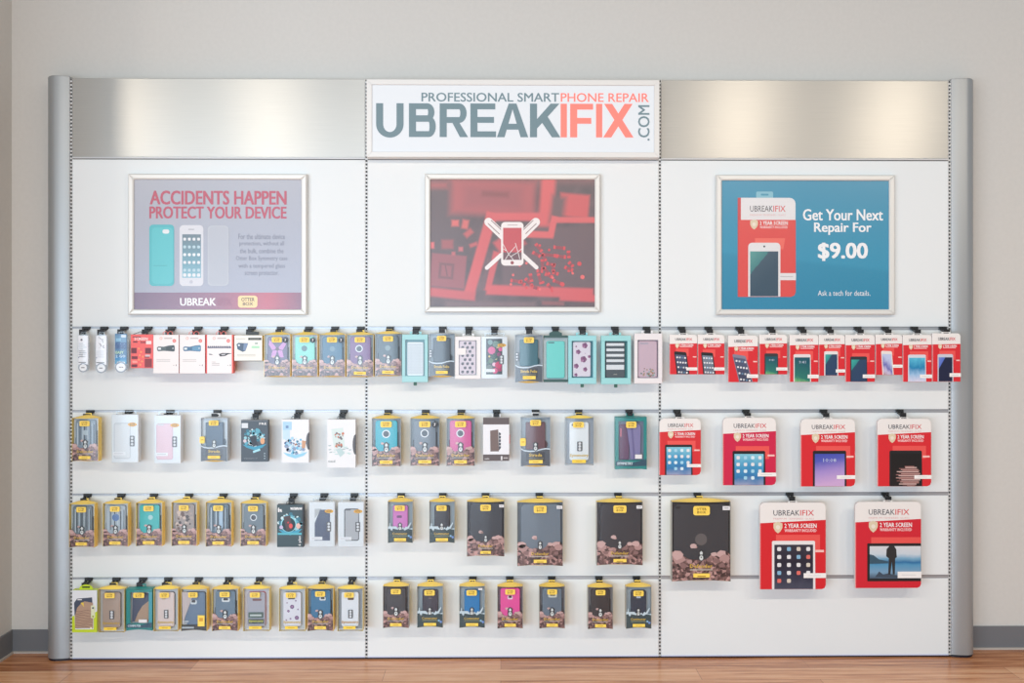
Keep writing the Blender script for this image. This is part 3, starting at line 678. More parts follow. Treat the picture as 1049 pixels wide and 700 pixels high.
        for k, (u, w_, c) in enumerate(((.06, .05, (206, 216, 222)), (.17, .04, (70, 80, 88)), (.28, .07, (190, 204, 212)), (.42, .05, (64, 74, 84)), (.58, .04, (210, 220, 226)), (.70, .06, (60, 68, 78)), (.82, .05, (176, 190, 200)), (.91, .04, (52, 60, 68)))):
            du = .02 * ((seed + k) % 3); a.poly(rr(u0 + w * (u + du), v0 + h * (.08 + .05 * (k % 3)), u0 + w * (u + du + w_), v1 - h * (.1 + .06 * (k % 2)), w * w_ * .45, 2), M(c, .4), y)
    elif pat == 'wood':
        for k in range(8):
            vv = v0 + h * (.45 + .065 * k); pts = [(u0 + w * i / 8, vv + h * .02 * sin(i * .9 + k)) for i in range(9)]
            a.poly(pts + [(u, v + .35) for u, v in pts[::-1]], M((112, 84, 72), .5), y)

def phone_case(p, box, col, dark_side=None, pat=None, ring=None, slot=None, y0=.004, y1=.0165, rad=.12, seed=0, name='phone_case', rough=.45):
    """box in fractions of the pack's front"""
    a = p.art(); u0, v0, u1, v1 = box[0] * p.W, box[1] * p.H, box[2] * p.W, box[3] * p.H; w = u1 - u0
    a.prism(rr(u0, v0, u1, v1, w * rad), y0, y1, M(col, rough), M(dark_side, .5) if dark_side else None, bev=.5)
    if pat: case_pattern(a, pat, u0 + .6, v0 + .6, u1 - .6, v1 - .6, y0 - .0003, col, seed)
    c = a.build(name, p.r)
    if ring:
        a = p.art(); cu, cv = (ring[2] if len(ring) > 2 else .5) * p.W, ring[1] * p.H; q = p.W * (ring[3] if len(ring) > 3 else .135)
        if ring[0] == 'white': a.ring(cu, cv, q, q * .74, M((236, 238, 240), .4), y0 - .0005); a.circ(cu, cv, q * .74, M((54, 60, 70), .4), y0 - .0004)
        elif ring[0] == 'disc': a.circ(cu, cv, q * .85, M(ring[4], .4), y0 - .0005)
        tag(a.build('logo_window', c), 'round window in the case back')
    if slot:
        a = p.art(); cu, cv, w_, h_ = slot[0] * p.W, slot[1] * p.H, slot[2] * p.W / 2, slot[3] * p.H / 2
        a.poly(rr(cu - w_, cv - h_, cu + w_, cv + h_, min(w_, h_) * .6), M(slot[4] if len(slot) > 4 else (232, 232, 228), .4), y0 - .0005)
        if len(slot) > 5: a.poly(rr(cu - w_ * .6, cv - h_, cu + w_ * .6, cv + h_ * .2, min(w_, h_) * .3), M(slot[5], .4), y0 - .0007)
        tag(a.build('camera_hole', c), 'camera opening')
    return c
def curved_cover(p, bulge=.0045, dtop=.7, dbot=-1.2, y=.0, b0=0.0, b1=1.0, mat=None):
    a = p.art(); n = 10; pts = []
    for j in range(2):
        for i in range(n + 1):
            t = i / n; s = sin(pi * t)
            v = (b0 * p.H + dtop * s) if j == 0 else (b1 * p.H + dbot * s)
            pts.append(a.pt(t * p.W, v, y - bulge * s))
    a.add(pts, [(i, i + 1, n + 2 + i, n + 1 + i) for i in range(n)], mat or cover)
    return a.build('clear_cover', p.r, smooth=True)
def carton(p, side=ylw, wall=None, back=None, depth=.034, dtop=-2.6, dbot=-1.2, lipb=.5, name='carton'):
    """pillow box: back sheet, thin side walls, curved top and bottom flaps"""
    a = p.art(); W, H = p.W, p.H; n = 8; t = .35; yd = depth
    wall = wall or (side if side is not ylw or p.x0 < 380 else M((176, 174, 166), .4))
    a.box(0, 0, W, H, yd - .0012, yd, side)
    a.box(0, 0, t, H, .0004, yd - .0012, wall); a.box(W - t, 0, W, H, .0004, yd - .0012, wall)
    for (vf, df, vb, db) in ((0, .7, 0, dtop), (H, dbot, H, lipb)):
        pts = [a.pt(W * i / n, vf + df * sin(pi * i / n), -.0001) for i in range(n + 1)] + [a.pt(W * i / n, vb + db * sin(pi * i / n), yd * (.85 if vf == 0 else .55)) for i in range(n + 1)]
        a.add(pts, [(i, i + 1, n + 2 + i, n + 1 + i) for i in range(n)], side)
    return a.build(name, p.r)
def insert(p, col, y=.017):
    col = tuple(int(v * .55 + 244 * .45) if p.x0 < 300 else min(255, v - 12) for v in col)
    a = p.art(); a.box(.4, .6, p.W - .4, p.H - 1.4, y, y + .001, M(col, .5)); a.build('inner_tray', p.r)

def defender(p, col, side=(70, 72, 78), ring=None, badge=False, label=True, pat=None, tray=(150, 162, 172), slot=None, big=False, sticker=False, seed=0, casebox=(.12, .05, .88, .74), dot=None):
    W, H = p.W, p.H
    carton(p); insert(p, tray)
    c = phone_case(p, casebox, col, side, pat, ring, slot, seed=seed)
    a = p.art()
    if not big:                                                       # holster edge beside the case
        a.box(casebox[2] * W - .6, .30 * H, casebox[2] * W + .9, .62 * H, .012, .026, M((52, 54, 60), .5)); a.box(casebox[0] * W - .9, .46 * H, casebox[0] * W + .3, .60 * H, .012, .026, M((52, 54, 60), .5)); a.build('belt_clip', p.r)
    a = p.art(); y = .0010; top = .60 if not big else .63
    rocky(a, W, H, y, seed + 5, top)
    emblem(a, W, H, .5, .615 if not big else .68, .105 if not big else .055, y - .0006)
    tw = .31 if not big else .19; tv = (.745, .805) if not big else (.785, .83)
    a.text('Defender', (.5 - tw) * W, tv[0] * H, (.5 + tw) * W, tv[1] * H, M((244, 198, 70), .45), y - .0007, .016, res=1)
    a.rect((.5 - tw) * W, (tv[1] + .018) * H, (.5 + tw) * W, (tv[1] + .030) * H, M((206, 196, 180), .5), y - .0007)
    a.build('printed_sleeve', p.r)
    if label:
        a = p.art(); lw = .22 if not big else .14; lv = (.875, .945) if not big else (.895, .945)
        a.box((.5 - lw) * W, lv[0] * H, (.5 + lw) * W, lv[1] * H, -.0062, -.0058, M((254, 220, 96), .42))
        a.rect((.5 - lw * .5) * W, (lv[0] + .03) * H, (.5 + lw * .5) * W, (lv[0] + .042) * H, M((160, 120, 40), .5), -.0064)
        a.build('size_label', p.r)
    curved_cover(p)
    logo(p, .5, .125 if not big else .11, W * (.38 if not big else .28), H * (.125 if not big else .115), -.006)
    if badge:
        a = p.art(); cu = .82 if badge == 1 else .84; a.prism([(cu * W + .1 * W * cos(i * pi / 9), .135 * H + .1 * W * sin(i * pi / 9)) for i in range(18)], -.0042, -.0038, M((34, 36, 42), .4))
        a.text('7', cu * W - .03 * W, .135 * H - .05 * W, cu * W + .03 * W, .135 * H + .05 * W, white, -.0044, .04, res=1); a.build('round_sticker', p.r)
    if sticker:
        a = p.art(); a.box(.86 * W, .055 * H, .985 * W, .105 * H, -.0032, -.0028, offw); a.rect(.88 * W, .075 * H, .96 * W, .085 * H, M((150, 150, 155), .5), -.0034); a.build('price_sticker', p.r)
    hang_tab(p, ylt, w=6.4, h=3.6, base=-.8)

def commuter(p, col, pat=None, tray=(170, 182, 188), slot=None, seed=0, sticker=False, ccol=(60, 62, 70)):
    W, H = p.W, p.H
    carton(p); insert(p, tray)
    phone_case(p, (.20, .10, .80, .68), col, ccol, pat, None, slot, seed=seed)
    a = p.art(); y = .0010; dk = M((58, 78, 82), .45); wt = M((214, 228, 234), .4)
    pts = [(0, .60), (.06, .60), (.075, .52), (.10, .52), (.115, .60), (.35, .60), (.36, .63), (.5, .64), (.62, .62), (.65, .66), (.72, .60), (.78, .62), (.92, .50), (.94, .52), (.84, .66), (1, .64)]
    a.poly([(u * W, v * H) for u, v in pts] + [(W, .70 * H), (0, .70 * H)], wt, y)
    a.poly([(0, .66 * H), (.1 * W, .655 * H), (.16 * W, .75 * H), (.2 * W, .655 * H), (.5 * W, .69 * H), (.62 * W, .66 * H), (.68 * W, .70 * H), (.8 * W, .66 * H), (W, .68 * H)] + arc_edge(W, H, -1.3, rev=True), dk, y - .0002)
    emblem(a, W, H, .49, .61, .09, y - .0008)
    a.text('Commuter', .18 * W, .745 * H, .78 * W, .80 * H, M((244, 198, 70), .45), y - .0007, .016, res=1)
    a.rect(.2 * W, .822 * H, .78 * W, .836 * H, M((170, 170, 120), .5), y - .0007)
    a.circ(.84 * W, .83 * H, .045 * W, M((150, 196, 226), .5), y - .0007, 6); a.circ(.92 * W, .86 * H, .05 * W, M((128, 160, 220), .5), y - .0007, 6)
    a.build('printed_sleeve', p.r)
    a = p.art(); a.box(.26 * W, .875 * H, .74 * W, .945 * H, -.0062, -.0058, M((254, 220, 96), .42)); a.rect(.38 * W, .905 * H, .62 * W, .915 * H, M((160, 120, 40), .5), -.0064); a.build('size_label', p.r)
    curved_cover(p); logo(p, .485, .155, W * .40, H * .13, -.006)
    if sticker:
        a = p.art(); a.box(.74 * W, .045 * H, .90 * W, .09 * H, -.0042, -.0038, offw); a.build('price_sticker', p.r)
    hang_tab(p, ylt, w=6.4, h=3.6, base=-.8)

def strada(p, col, title, sidetag=False, tray=(176, 186, 194), lab=True, emb=True, tall=.645):
    W, H = p.W, p.H
    carton(p, M((190, 198, 204), .4), dtop=-1.0, dbot=-1.4, lipb=.2); insert(p, tray)
    c = phone_case(p, (.17, .10, .83, .66), col, tuple(int(v * .6) for v in col), None, None, None, rad=.06)
    a = p.art(); a.prism(arcp(.83 * W, .56 * H, .07 * W, .08 * H, -90, 90), .010, .02, M(tuple(int(v * .8) for v in col), .5)); a.build('folio_clasp', p.r)
    a = p.art(); y = .0010; g = M((92, 96, 104), .45)
    t = tall
    wave = [(0, t), (.12 * W / W, t + .04), (.3, t + .055), (.5, t + .05), (.7, t + .015), (.85, t - .0), (1, t + .01)]
    a.poly([(u * W, v * H) for u, v in wave] + arc_edge(W, H, -1.4, rev=True), g, y)
    a.poly([(u * W, (v - .02) * H) for u, v in wave] + [(u * W, (v + .006) * H) for u, v in wave[::-1]], M((222, 232, 240), .4), y - .0002)
    a.rect(.18 * W, (t + .06) * H, .82 * W, .90 * H, M((70, 72, 80), .45), y - .0003)
    a.text(title, .5 * W - .26 * W * (1.15 if 'F' in title else .85), .735 * H, .5 * W + .26 * W * (1.15 if 'F' in title else .85), .80 * H, M((236, 196, 84), .45), y - .0007, .03, res=1)
    a.rect(.28 * W, .83 * H, .76 * W, .842 * H, M((160, 150, 110), .5), y - .0007)
    if emb: emblem(a, W, H, .5, .60, .09, y - .0008)
    else:
        a.poly(rr(.01 * W, .37 * H, .13 * W, .56 * H, 1), M((90, 96, 104), .5), y - .0004)
        for k in range(3): a.circ(.07 * W, (.405 + .06 * k) * H, .035 * W, offw, y - .0006, 8)
    a.build('printed_sleeve', p.r)
    if lab: a = p.art(); a.box(.28 * W, .865 * H, .74 * W, .935 * H, -.0062, -.0058, M((254, 220, 96), .42)); a.rect(.4 * W, .897 * H, .6 * W, .906 * H, M((160, 120, 40), .5), -.0064); a.build('size_label', p.r)
    a = p.art(); n = 8
    a.add([a.pt(W * (.12 + .76 * i / n), H - 1.3 * sin(pi * (.12 + .76 * i / n)), .001) for i in range(n + 1)] + [a.pt(W * (.12 + .76 * i / n), H + 1.1 * sin(pi * i / n), .016) for i in range(n + 1)], [(i, i + 1, n + 2 + i, n + 1 + i) for i in range(n)], ylw); tag(a.build('bottom_flap', p.r), 'yellow flap')
    if sidetag:
        a = p.art(); a.poly(rr(-.02 * W, .42 * H, .17 * W, .58 * H, 1.4), ylt, -.0064); a.rect(.03 * W, .49 * H, .13 * W, .505 * H, M((190, 150, 50), .5), -.0066); tag(a.build('side_sticker', p.r), 'yellow round-cornered sticker')
    curved_cover(p, dtop=.1, dbot=-1.3); logo(p, .5, .11, W * .36, H * .12, -.006)
    hang_tab(p, M((214, 216, 216), .4), w=8, h=4.6, base=.2)

def symmetry(p, col, pat=None, case=(.08, .17, .71, .92), dark=None, cutoff=False, whitelab=True, seed=0, wallet=False):
    W, H = p.W, p.H; bw = M((230, 234, 237), .35)
    a = p.art(); a.prism(rr(0, 0, W, H, .8), .001, .03, bw, M((222, 225, 228), .4), bev=.3); a.build('carton', p.r)
    a = p.art(); u0, v0, u1, v1 = case[0] * W, case[1] * H, case[2] * W, case[3] * H
    if wallet:
        a.poly([(u0, v0 + .1 * H), (u0, v0), (u0 + .45 * (u1 - u0), v0), (u0 + .1, v0 + .22 * H)], M((186, 190, 192), .4), .0004)
        a.poly([(u0 + .35 * (u1 - u0), v0 + 1), (u1, v0 + 1), (u1, v1), (u0, v1), (u0, v0 + .32 * H)], M(col, .4), .0002)
    else:
        a.poly(rr(u0, v0, u1, v1, 2.2), M(dark or tuple(int(v * .9) for v in col), .4), .0005); a.poly(rr(u0 + 1, v0 + 1, u1 - .8, v1 - 1, 1.6), M(col, .4), .0003)
        a.poly(rr(u0 + 1.2, v0 + .6, u0 + .45 * (u1 - u0), v0 + 2, .6), M((90, 90, 96) if not cutoff else (214, 218, 220), .4), .0002) if not pat else None
    if pat: case_pattern(a, pat, u0, v0, u1, v1, .0001, col, seed)
    pc = a.build('case_picture', p.r)
    a = p.art(); a.poly(rr(.68 * W, .44 * H, .86 * W, .66 * H, .8), M((92, 94, 98), .45), -.0004)
    for k in range(3): a.circ(.77 * W, (.485 + .065 * k) * H, .05 * W, offw, -.0006, 8)
    if whitelab: a.box(.05 * W, .775 * H, .52 * W, .845 * H, -.0006, -.0002, M((242, 242, 244), .4)); a.rect(.10 * W, .805 * H, .45 * W, .815 * H, M((190, 190, 196), .5), -.0008)
    a.build('printed_icons', p.r)
    logo(p, .78, .205, W * .34, H * .085, -.0008, M((240, 176, 50), .4), 'oval')
    curved_cover(p, bulge=.002, dtop=0, dbot=0, y=-.0012)
    bw = clear_mat('blister_back', (242, 246, 248), .06, .3)
    a = p.art(); a.box(W * .12, -3.6, W * .16, 0, .014, .0155, bw)
    a.box(W * .16, -3.6, W * .84, -2.8, .014, .0155, bw); a.box(W * .84, -3.6, W * .88, 0, .014, .0155, bw); a.build('hang_tab', p.r)

def window_box(p, fcol, col, pat=None, recess=(60, 120, 128), win=(.12, .11, .88, .87), case=(.20, .16, .82, .865), logo_w=False, slot=None, clip=True, patch=None, seed=0):
    W, H = p.W, p.H; fm = M(fcol, .45)
    a = p.art(); u0, v0, u1, v1 = win[0] * W, win[1] * H, win[2] * W, win[3] * H; d = .03
    a.box(0, 0, W, v0, 0, d, fm, bev=.25); a.box(0, v1, W, H, 0, d, fm, bev=.25); a.box(0, v0, u0, v1, 0, d, fm); a.box(u1, v0, W, v1, 0, d, fm); a.build('window_carton', p.r)
    a = p.art(); a.box(u0, v0, u1, v1, .020, .022, M(recess, .5)); a.build('inner_tray', p.r)
    c = phone_case(p, case, col, None, pat, None, slot, y0=.006, y1=.0195, rad=.09, seed=seed)
    if patch: a = p.art(); a.box(*[k * q for k, q in zip(patch, (W, H, W, H))], -.001, -.0005, M((236, 232, 230), .4)); a.build('price_sticker', p.r)
    a = p.art(); a.rect(u0, v0, u1, v1, cover, .0012); a.build('clear_window', p.r)
    hang_tab(p, fm, w=12, h=3.0, base=0)
    if clip: a = p.art(); a.prism(rr(W * .5 - 1.7, H + .1, W * .5 + 1.7, H + 3.6, .5), .012, .016, M((60, 104, 92), .5)); tag(a.build('bottom_tab', p.r), 'dark green tab')

def redcard(p, screen='icons', bez=(30, 30, 34), tilt=0.0, ph=(.22, .42, .74), ht=None, sticker=(.60, .86), red=(216, 38, 48), tablet=False, land=False):
    """retail card: white top, red body, pictured device, white sticker"""
    W, H = p.W, p.H; ht = ht or .235 * H; big = W > 36
    a = p.art(); rc = M(red, .38); th = .0095 if not big else .014; R = 3.2 if not big else 5
    a.prism(rr(0, 0, W, H, R, corners='1110' if big else '0110'), 0, th, M((236, 233, 230), .35), M((224, 214, 212), .4), bev=.25)
    red_card_art(a, .15, .15, W - .15, H - .15, ht, rc, -.0006, small=not big, corner=R * .8 if big else 0, lean=.05 if big else .02)
    a.poly([(0, ht + .1), (.9, ht + .1), (.9, H - .3), (0, H - .3)], M((232, 92, 98), .35), -.0008)  # lighter red strip, an edge highlight painted on the card front
    a.build('card', p.r)
    u0, v0, u1 = ph[0] * W, ph[1] * H, ph[2] * W; v1 = H - (.3 if not land else .08 * H)
    a = p.art()
    u1w = min(u1 + .07 * W, W - .6)
    a.poly([(u0 + .06 * W, v0 - .07 * H), (u1w, v0 - .07 * H), (u1w, v0 + .12 * H), (u0 + .06 * W, v0 + .12 * H)], M((234, 84, 80), .4), -.0009)
    a.rect(.84 * W, .545 * H, .97 * W, .572 * H, M((246, 196, 190), .4), -.0011) if not land else None
    a.build('card_print', p.r)
    a = p.art(); k = tilt * (v1 - v0)
    b_ = 1.1 if not big else 2.0 * W / 56; bt = 3.2 if not big else 2.6 * W / 56
    if tablet: bt = b_ * 1.6
    dv = (u1 - u0) * tilt * .5
    if land: out = rr(u0, v0, W - .2, v1, .6)
    else: out = [(u0 + .8, v0 + .1), (u0 + 1.6, v0), (u1 - 1.6, v0 + dv), (u1 - .4, v0 + dv + .8), (u1 + k, v1), (u0 + k, v1), (u0, v0 + .9)]
    a.poly(out, M(bez, .35), -.0012); pic = a.build('device_picture', p.r)
    a = p.art()
    if land: sc_ = (u0 + b_, v0 + b_ * 1.2, W - .4, v1 - b_ * 1.2); a.rect(*sc_, SCR[screen], -.0016)
    else: a.poly([(u0 + b_, v0 + bt), (u1 - b_, v0 + bt + dv), (u1 - b_ + k, v1 - .1), (u0 + b_ + k, v1 - .1)], SCR[screen], -.0016); sc_ = (u0 + b_, v0 + bt, u1 - b_, v1)
    so = a.build('screen_picture', pic)
    a = p.art(); any_ = False
    if screen in ('icons', 'dark_icons', 'ipad', 'night_icons'):
        any_ = True; nx = 4; ny = 4 if not tablet else 5
        ms = {'icons': [offw, M((190, 216, 236), .5), M((222, 226, 232), .5)], 'dark_icons': [offw, M((96, 130, 160), .5), M((200, 206, 214), .5)],
              'ipad': [offw, M((214, 236, 244), .5), M((160, 210, 232), .5)], 'night_icons': [offw, M((226, 226, 230), .5), M((130, 180, 210), .5), offw, M((214, 204, 190), .5), M((224, 110, 100), .5), offw]}[screen]
        cols, rows_ = (4, 4) if not tablet else (4, 4 if screen == 'ipad' else 5)
        dx = (sc_[2] - sc_[0]) / cols; dy = (sc_[3] - sc_[1]) / (rows_ + (.6 if tablet else 0)); q = min(dx, dy) * (.32 if not tablet else .25)
        for j in range(rows_):
            for i in range(cols):
                if tablet and j >= rows_ - 1 and (i < 1 or i == 3) and screen == 'ipad': continue
                if tablet and screen == 'night_icons' and j == 4 and i > 1: continue
                vv = sc_[1] + dy * (j + .55); uu = sc_[0] + dx * (i + .5) + tilt * (vv - v0)
                vv += dv * (i + .5) / cols
                a.poly(rr(uu - q, vv - q, uu + q, vv + q, q * .5, 2), ms[(i * 2 + j * 3 + i * j) % len(ms)], -.0019)
    if screen in ('lock_teal', 'lock_violet'):
        any_ = True; a.text('10:08' if screen == 'lock_violet' else '9:41', sc_[0] + .28 * (sc_[2] - sc_[0]), sc_[1] + .14 * (sc_[3] - sc_[1]), sc_[0] + .72 * (sc_[2] - sc_[0]), sc_[1] + .25 * (sc_[3] - sc_[1]), M((196, 206, 226), .5), -.0019, 0, res=1)
    if screen == 'hiker':
        any_ = True; cu = sc_[0] + .42 * (sc_[2] - sc_[0]); q = (sc_[3] - sc_[1]) / 32; v = sc_[1]; dk = M((40, 42, 44), .5)
        a.poly([(cu - 2 * q, v), (cu + 3 * q, v), (cu + 5 * q, v + 3 * q), (cu + 5.6 * q, v + 11 * q), (cu + 4 * q, v + 12 * q), (cu + 3.6 * q, v + 28 * q), (cu + 1.6 * q, v + 28 * q), (cu + .6 * q, v + 15 * q), (cu - .8 * q, v + 28 * q), (cu - 3 * q, v + 28 * q), (cu - 2.4 * q, v + 12 * q), (cu - 5 * q, v + 10 * q), (cu - 4.6 * q, v + 3 * q)], dk, -.0019)
        a.poly([(cu - 16 * q, v + 30.5 * q), (cu - 12 * q, v + 25 * q), (cu - 8 * q, v + 28 * q), (cu - 3 * q, v + 27 * q), (cu + 6 * q, v + 29 * q), (cu + 8 * q, v + 31.5 * q)], M((60, 76, 92), .5), -.0018)
        hillp = [(sc_[0], v + 8 * q), (sc_[0] + 4 * q, v + 9 * q), (sc_[0] + 9 * q, v + 13 * q), (cu - 3 * q, v + 15 * q), (cu - 3 * q, v + 17 * q), (sc_[0], v + 17.5 * q)]
        a.poly(hillp, M((52, 84, 104), .5), -.0018)
    if screen == 'shake':
        any_ = True; rn = random.Random(3); cu, cv = sc_[0] + .66 * (sc_[2] - sc_[0]), sc_[1] + .68 * (sc_[3] - sc_[1]); q = (sc_[2] - sc_[0])
        for k_ in range(20):
            t = (k_ - 9.5) / 10.2; hw = q * .34 * math.sqrt(max(0.05, 1 - t * t)); vv = cv + t * q * .36
            sh = q * .1 * sin(k_ * 2.1); a.rect(max(cu - hw + sh - q * .08, sc_[0]), vv, min(cu + hw + sh * .3, sc_[2] - .2), vv + q * .034, M(((150, 104, 100), (206, 176, 170), (120, 80, 78), (180, 140, 134))[k_ % 4], .5), -.0018)
    if any_: a.build('screen_print', pic)
    a = p.art(); su, sv = sticker; sh_ = (.075 if not land else .10) * H if not big else .055 * H
    if land: sh_ = .075 * H
    a.box(su * W, sv * H - sh_ / 2, W + .1 - (0 if not land else 0), sv * H + sh_ / 2, -.0026, -.0021, M((244, 242, 240), .4))
    a.rect(su * W + .06 * W, sv * H - .15, W - .08 * W, sv * H + .25, M((196, 196, 200), .5), -.0028)
    a.build('price_sticker', p.r)
    hang_tab(p, M((238, 236, 234), .35, coat=.3), w=9, h=2.0, y=.004, base=.6)

SCR = {
 'icons': ramp_mat('scr_icons', [(0, (96, 104, 120)), (1, (122, 136, 152))], nmix=.4),
 'dark_icons': ramp_mat('scr_dark', [(0, (54, 60, 84)), (1, (84, 92, 120))], nmix=.4),
 'lock_teal': ramp_mat('scr_teal', [(0, (120, 190, 120)), (.25, (40, 120, 108)), (1, (22, 84, 100))], nmix=.3, diag=.2),
 'green_sea': ramp_mat('scr_sea', [(0, (40, 66, 100)), (.48, (40, 70, 100)), (.52, (46, 140, 140)), (1, (60, 176, 164))], diag=-.9, nmix=.12),
 'edge_blue': ramp_mat('scr_edge', [(0, (214, 214, 236)), (.3, (150, 190, 226)), (.6, (30, 130, 180)), (1, (90, 190, 220))], nmix=.35, scale=5),
 'ribbon': ramp_mat('scr_ribbon', [(0, (176, 120, 110)), (.35, (196, 190, 220)), (.6, (110, 110, 180)), (1, (190, 200, 232))], nmix=.6, scale=4, diag=.5),
 'half_blue': ramp_mat('scr_half', [(0, (24, 30, 62)), (.5, (24, 30, 62)), (.53, (84, 112, 200)), (1, (120, 140, 210))], diag=-1.0),
 'ipad': ramp_mat('scr_ipad', [(0, (150, 160, 190)), (.3, (50, 120, 176)), (.6, (64, 150, 196)), (1, (130, 200, 220))], nmix=.45, scale=3, diag=.1),
 'night_icons': ramp_mat('scr_night', [(0, (70, 74, 92)), (.25, (50, 54, 74)), (.6, (34, 34, 52)), (1, (52, 52, 66))], nmix=.4, scale=4),
 'lock_violet': ramp_mat('scr_violet', [(0, (206, 170, 214)), (.4, (166, 142, 208)), (.75, (84, 92, 184)), (1, (60, 76, 176))], nmix=.1, diag=-.15),
 'shake': ramp_mat('scr_black', [(0, (30, 26, 28)), (1, (20, 20, 22))]),
 'hiker': ramp_mat('scr_hiker', [(0, (70, 90, 110)), (.2, (120, 160, 190)), (.42, (84, 150, 190)), (.5, (40, 110, 160)), (.62, (120, 170, 200)), (.75, (200, 212, 222)), (1, (214, 216, 220))], nmix=.12, scale=4),
}
def strap_pack(p, kind):
    W, H = p.W, p.H; blue = kind == 'blue'
    a = p.art(); out = rr(0, 0, W, H, W * .42, 6)
    bc = M((84, 128, 166), .4) if blue else M((244, 246, 248), .4)
    a.prism(out, .010, .012, clear_mat('blister_back', (242, 246, 248), .06, .3)); a.build('blister', p.r)
    a = p.art(); a.box(W * .06, 1.4 if not blue else 0, W * .92, H * .80, .004, .009, bc, bev=.2)
    rn = random.Random(len(kind))
    if blue:
        for v0, v1, c in ((.04, .22, (104, 150, 184)), (.24, .40, (70, 104, 150)), (.62, .70, (64, 140, 190)), (.70, .80, (88, 160, 196))): a.rect(W * .08, v0 * H, W * .9, v1 * H, M(c, .4), .0036)
        a.poly(rr(W * .52, H * .03, W * .88, H * .10, .6), M((210, 226, 236), .4), .0032); a.rect(W * .14, H * .12, W * .5, H * .2, M((140, 190, 216), .4), .0032)
        a.text('EASY', W * .12, H * .46, W * .70, H * .53, M((206, 236, 190), .4), .0032, .03, res=1); a.text('2 GO', W * .12, H * .56, W * .84, H * .63, M((196, 226, 246), .4), .0032, .04, res=1)
        a.text('slim', W * .2, H * .72, W * .8, H * .78, white, .0032, .03, res=1)
        for k in range(14): a.circ(W * rn.uniform(.14, .84), H * rn.uniform(.25, .42), rn.uniform(.3, .6), M(((120, 160, 200), (50, 80, 120))[k % 2], .5), .0030, 6)
    else:
        g = M((110, 114, 124), .5); lg = M((186, 204, 212), .5)
        if kind == 'script':
            for k in range(16): 
                u, v = W * rn.uniform(.12, .86), H * rn.uniform(.09, .36); t = rn.uniform(0, 3)
                a.poly([(u - 1.1 * cos(t), v - 1.4 * sin(t)), (u + .3, v - .2), (u + 1.1 * cos(t), v + 1.4 * sin(t)), (u - .2, v + .35)], M((80, 82, 94), .5), .0032)
        else:
            a.circ(W * .36, H * .15, 1.1, g, .0032, 8)
            for k in range(8): a.rect(W * .12, H * (.24 + .05 * k), W * (.5 + .3 * ((k * 7) % 3) / 2), H * (.255 + .05 * k), lg, .0032)
        for k in range(4): a.rect(W * .12, H * (.44 + .05 * k), W * .72, H * (.452 + .05 * k), M((196, 202, 208), .5), .0032)
        a.circ(W * .12, H * .62, .5, M((80, 110, 150), .5), .0032, 6); a.rect(W * .10, H * .735, W * .76, H * .752, M((60, 60, 66), .5), .0032)
    a.build('printed_insert', p.r)
    a = p.art(); n = 14; cc = W * .5; cy = H * .885
    m = M((236, 240, 244), .25)
    a.ring(cc, cy, W * .42, W * .34, M((150, 160, 172), .3), .003, 18); a.circ(cc, cy, W * .34, m, .0035, 16, W * .30)
    for k in range(3 if blue else 1): a.rect(cc - 2 + 1.6 * k, cy - .4, cc - 1 + 1.6 * k + (2.5 if not blue else 0), cy + .4, M((70, 76, 84), .5), .0030)
    a.build('coiled_cable', p.r)
    curved_cover(p, bulge=.005, dtop=-.5, dbot=.3, y=.002, b0=.02, b1=.8, mat=clear_mat('thin_blister', (252, 253, 255), .0, .25))
    hang_tab(p, clear_mat('blister_back', (242, 246, 248), .06, .3), w=6, h=3, y=.010, base=.8)

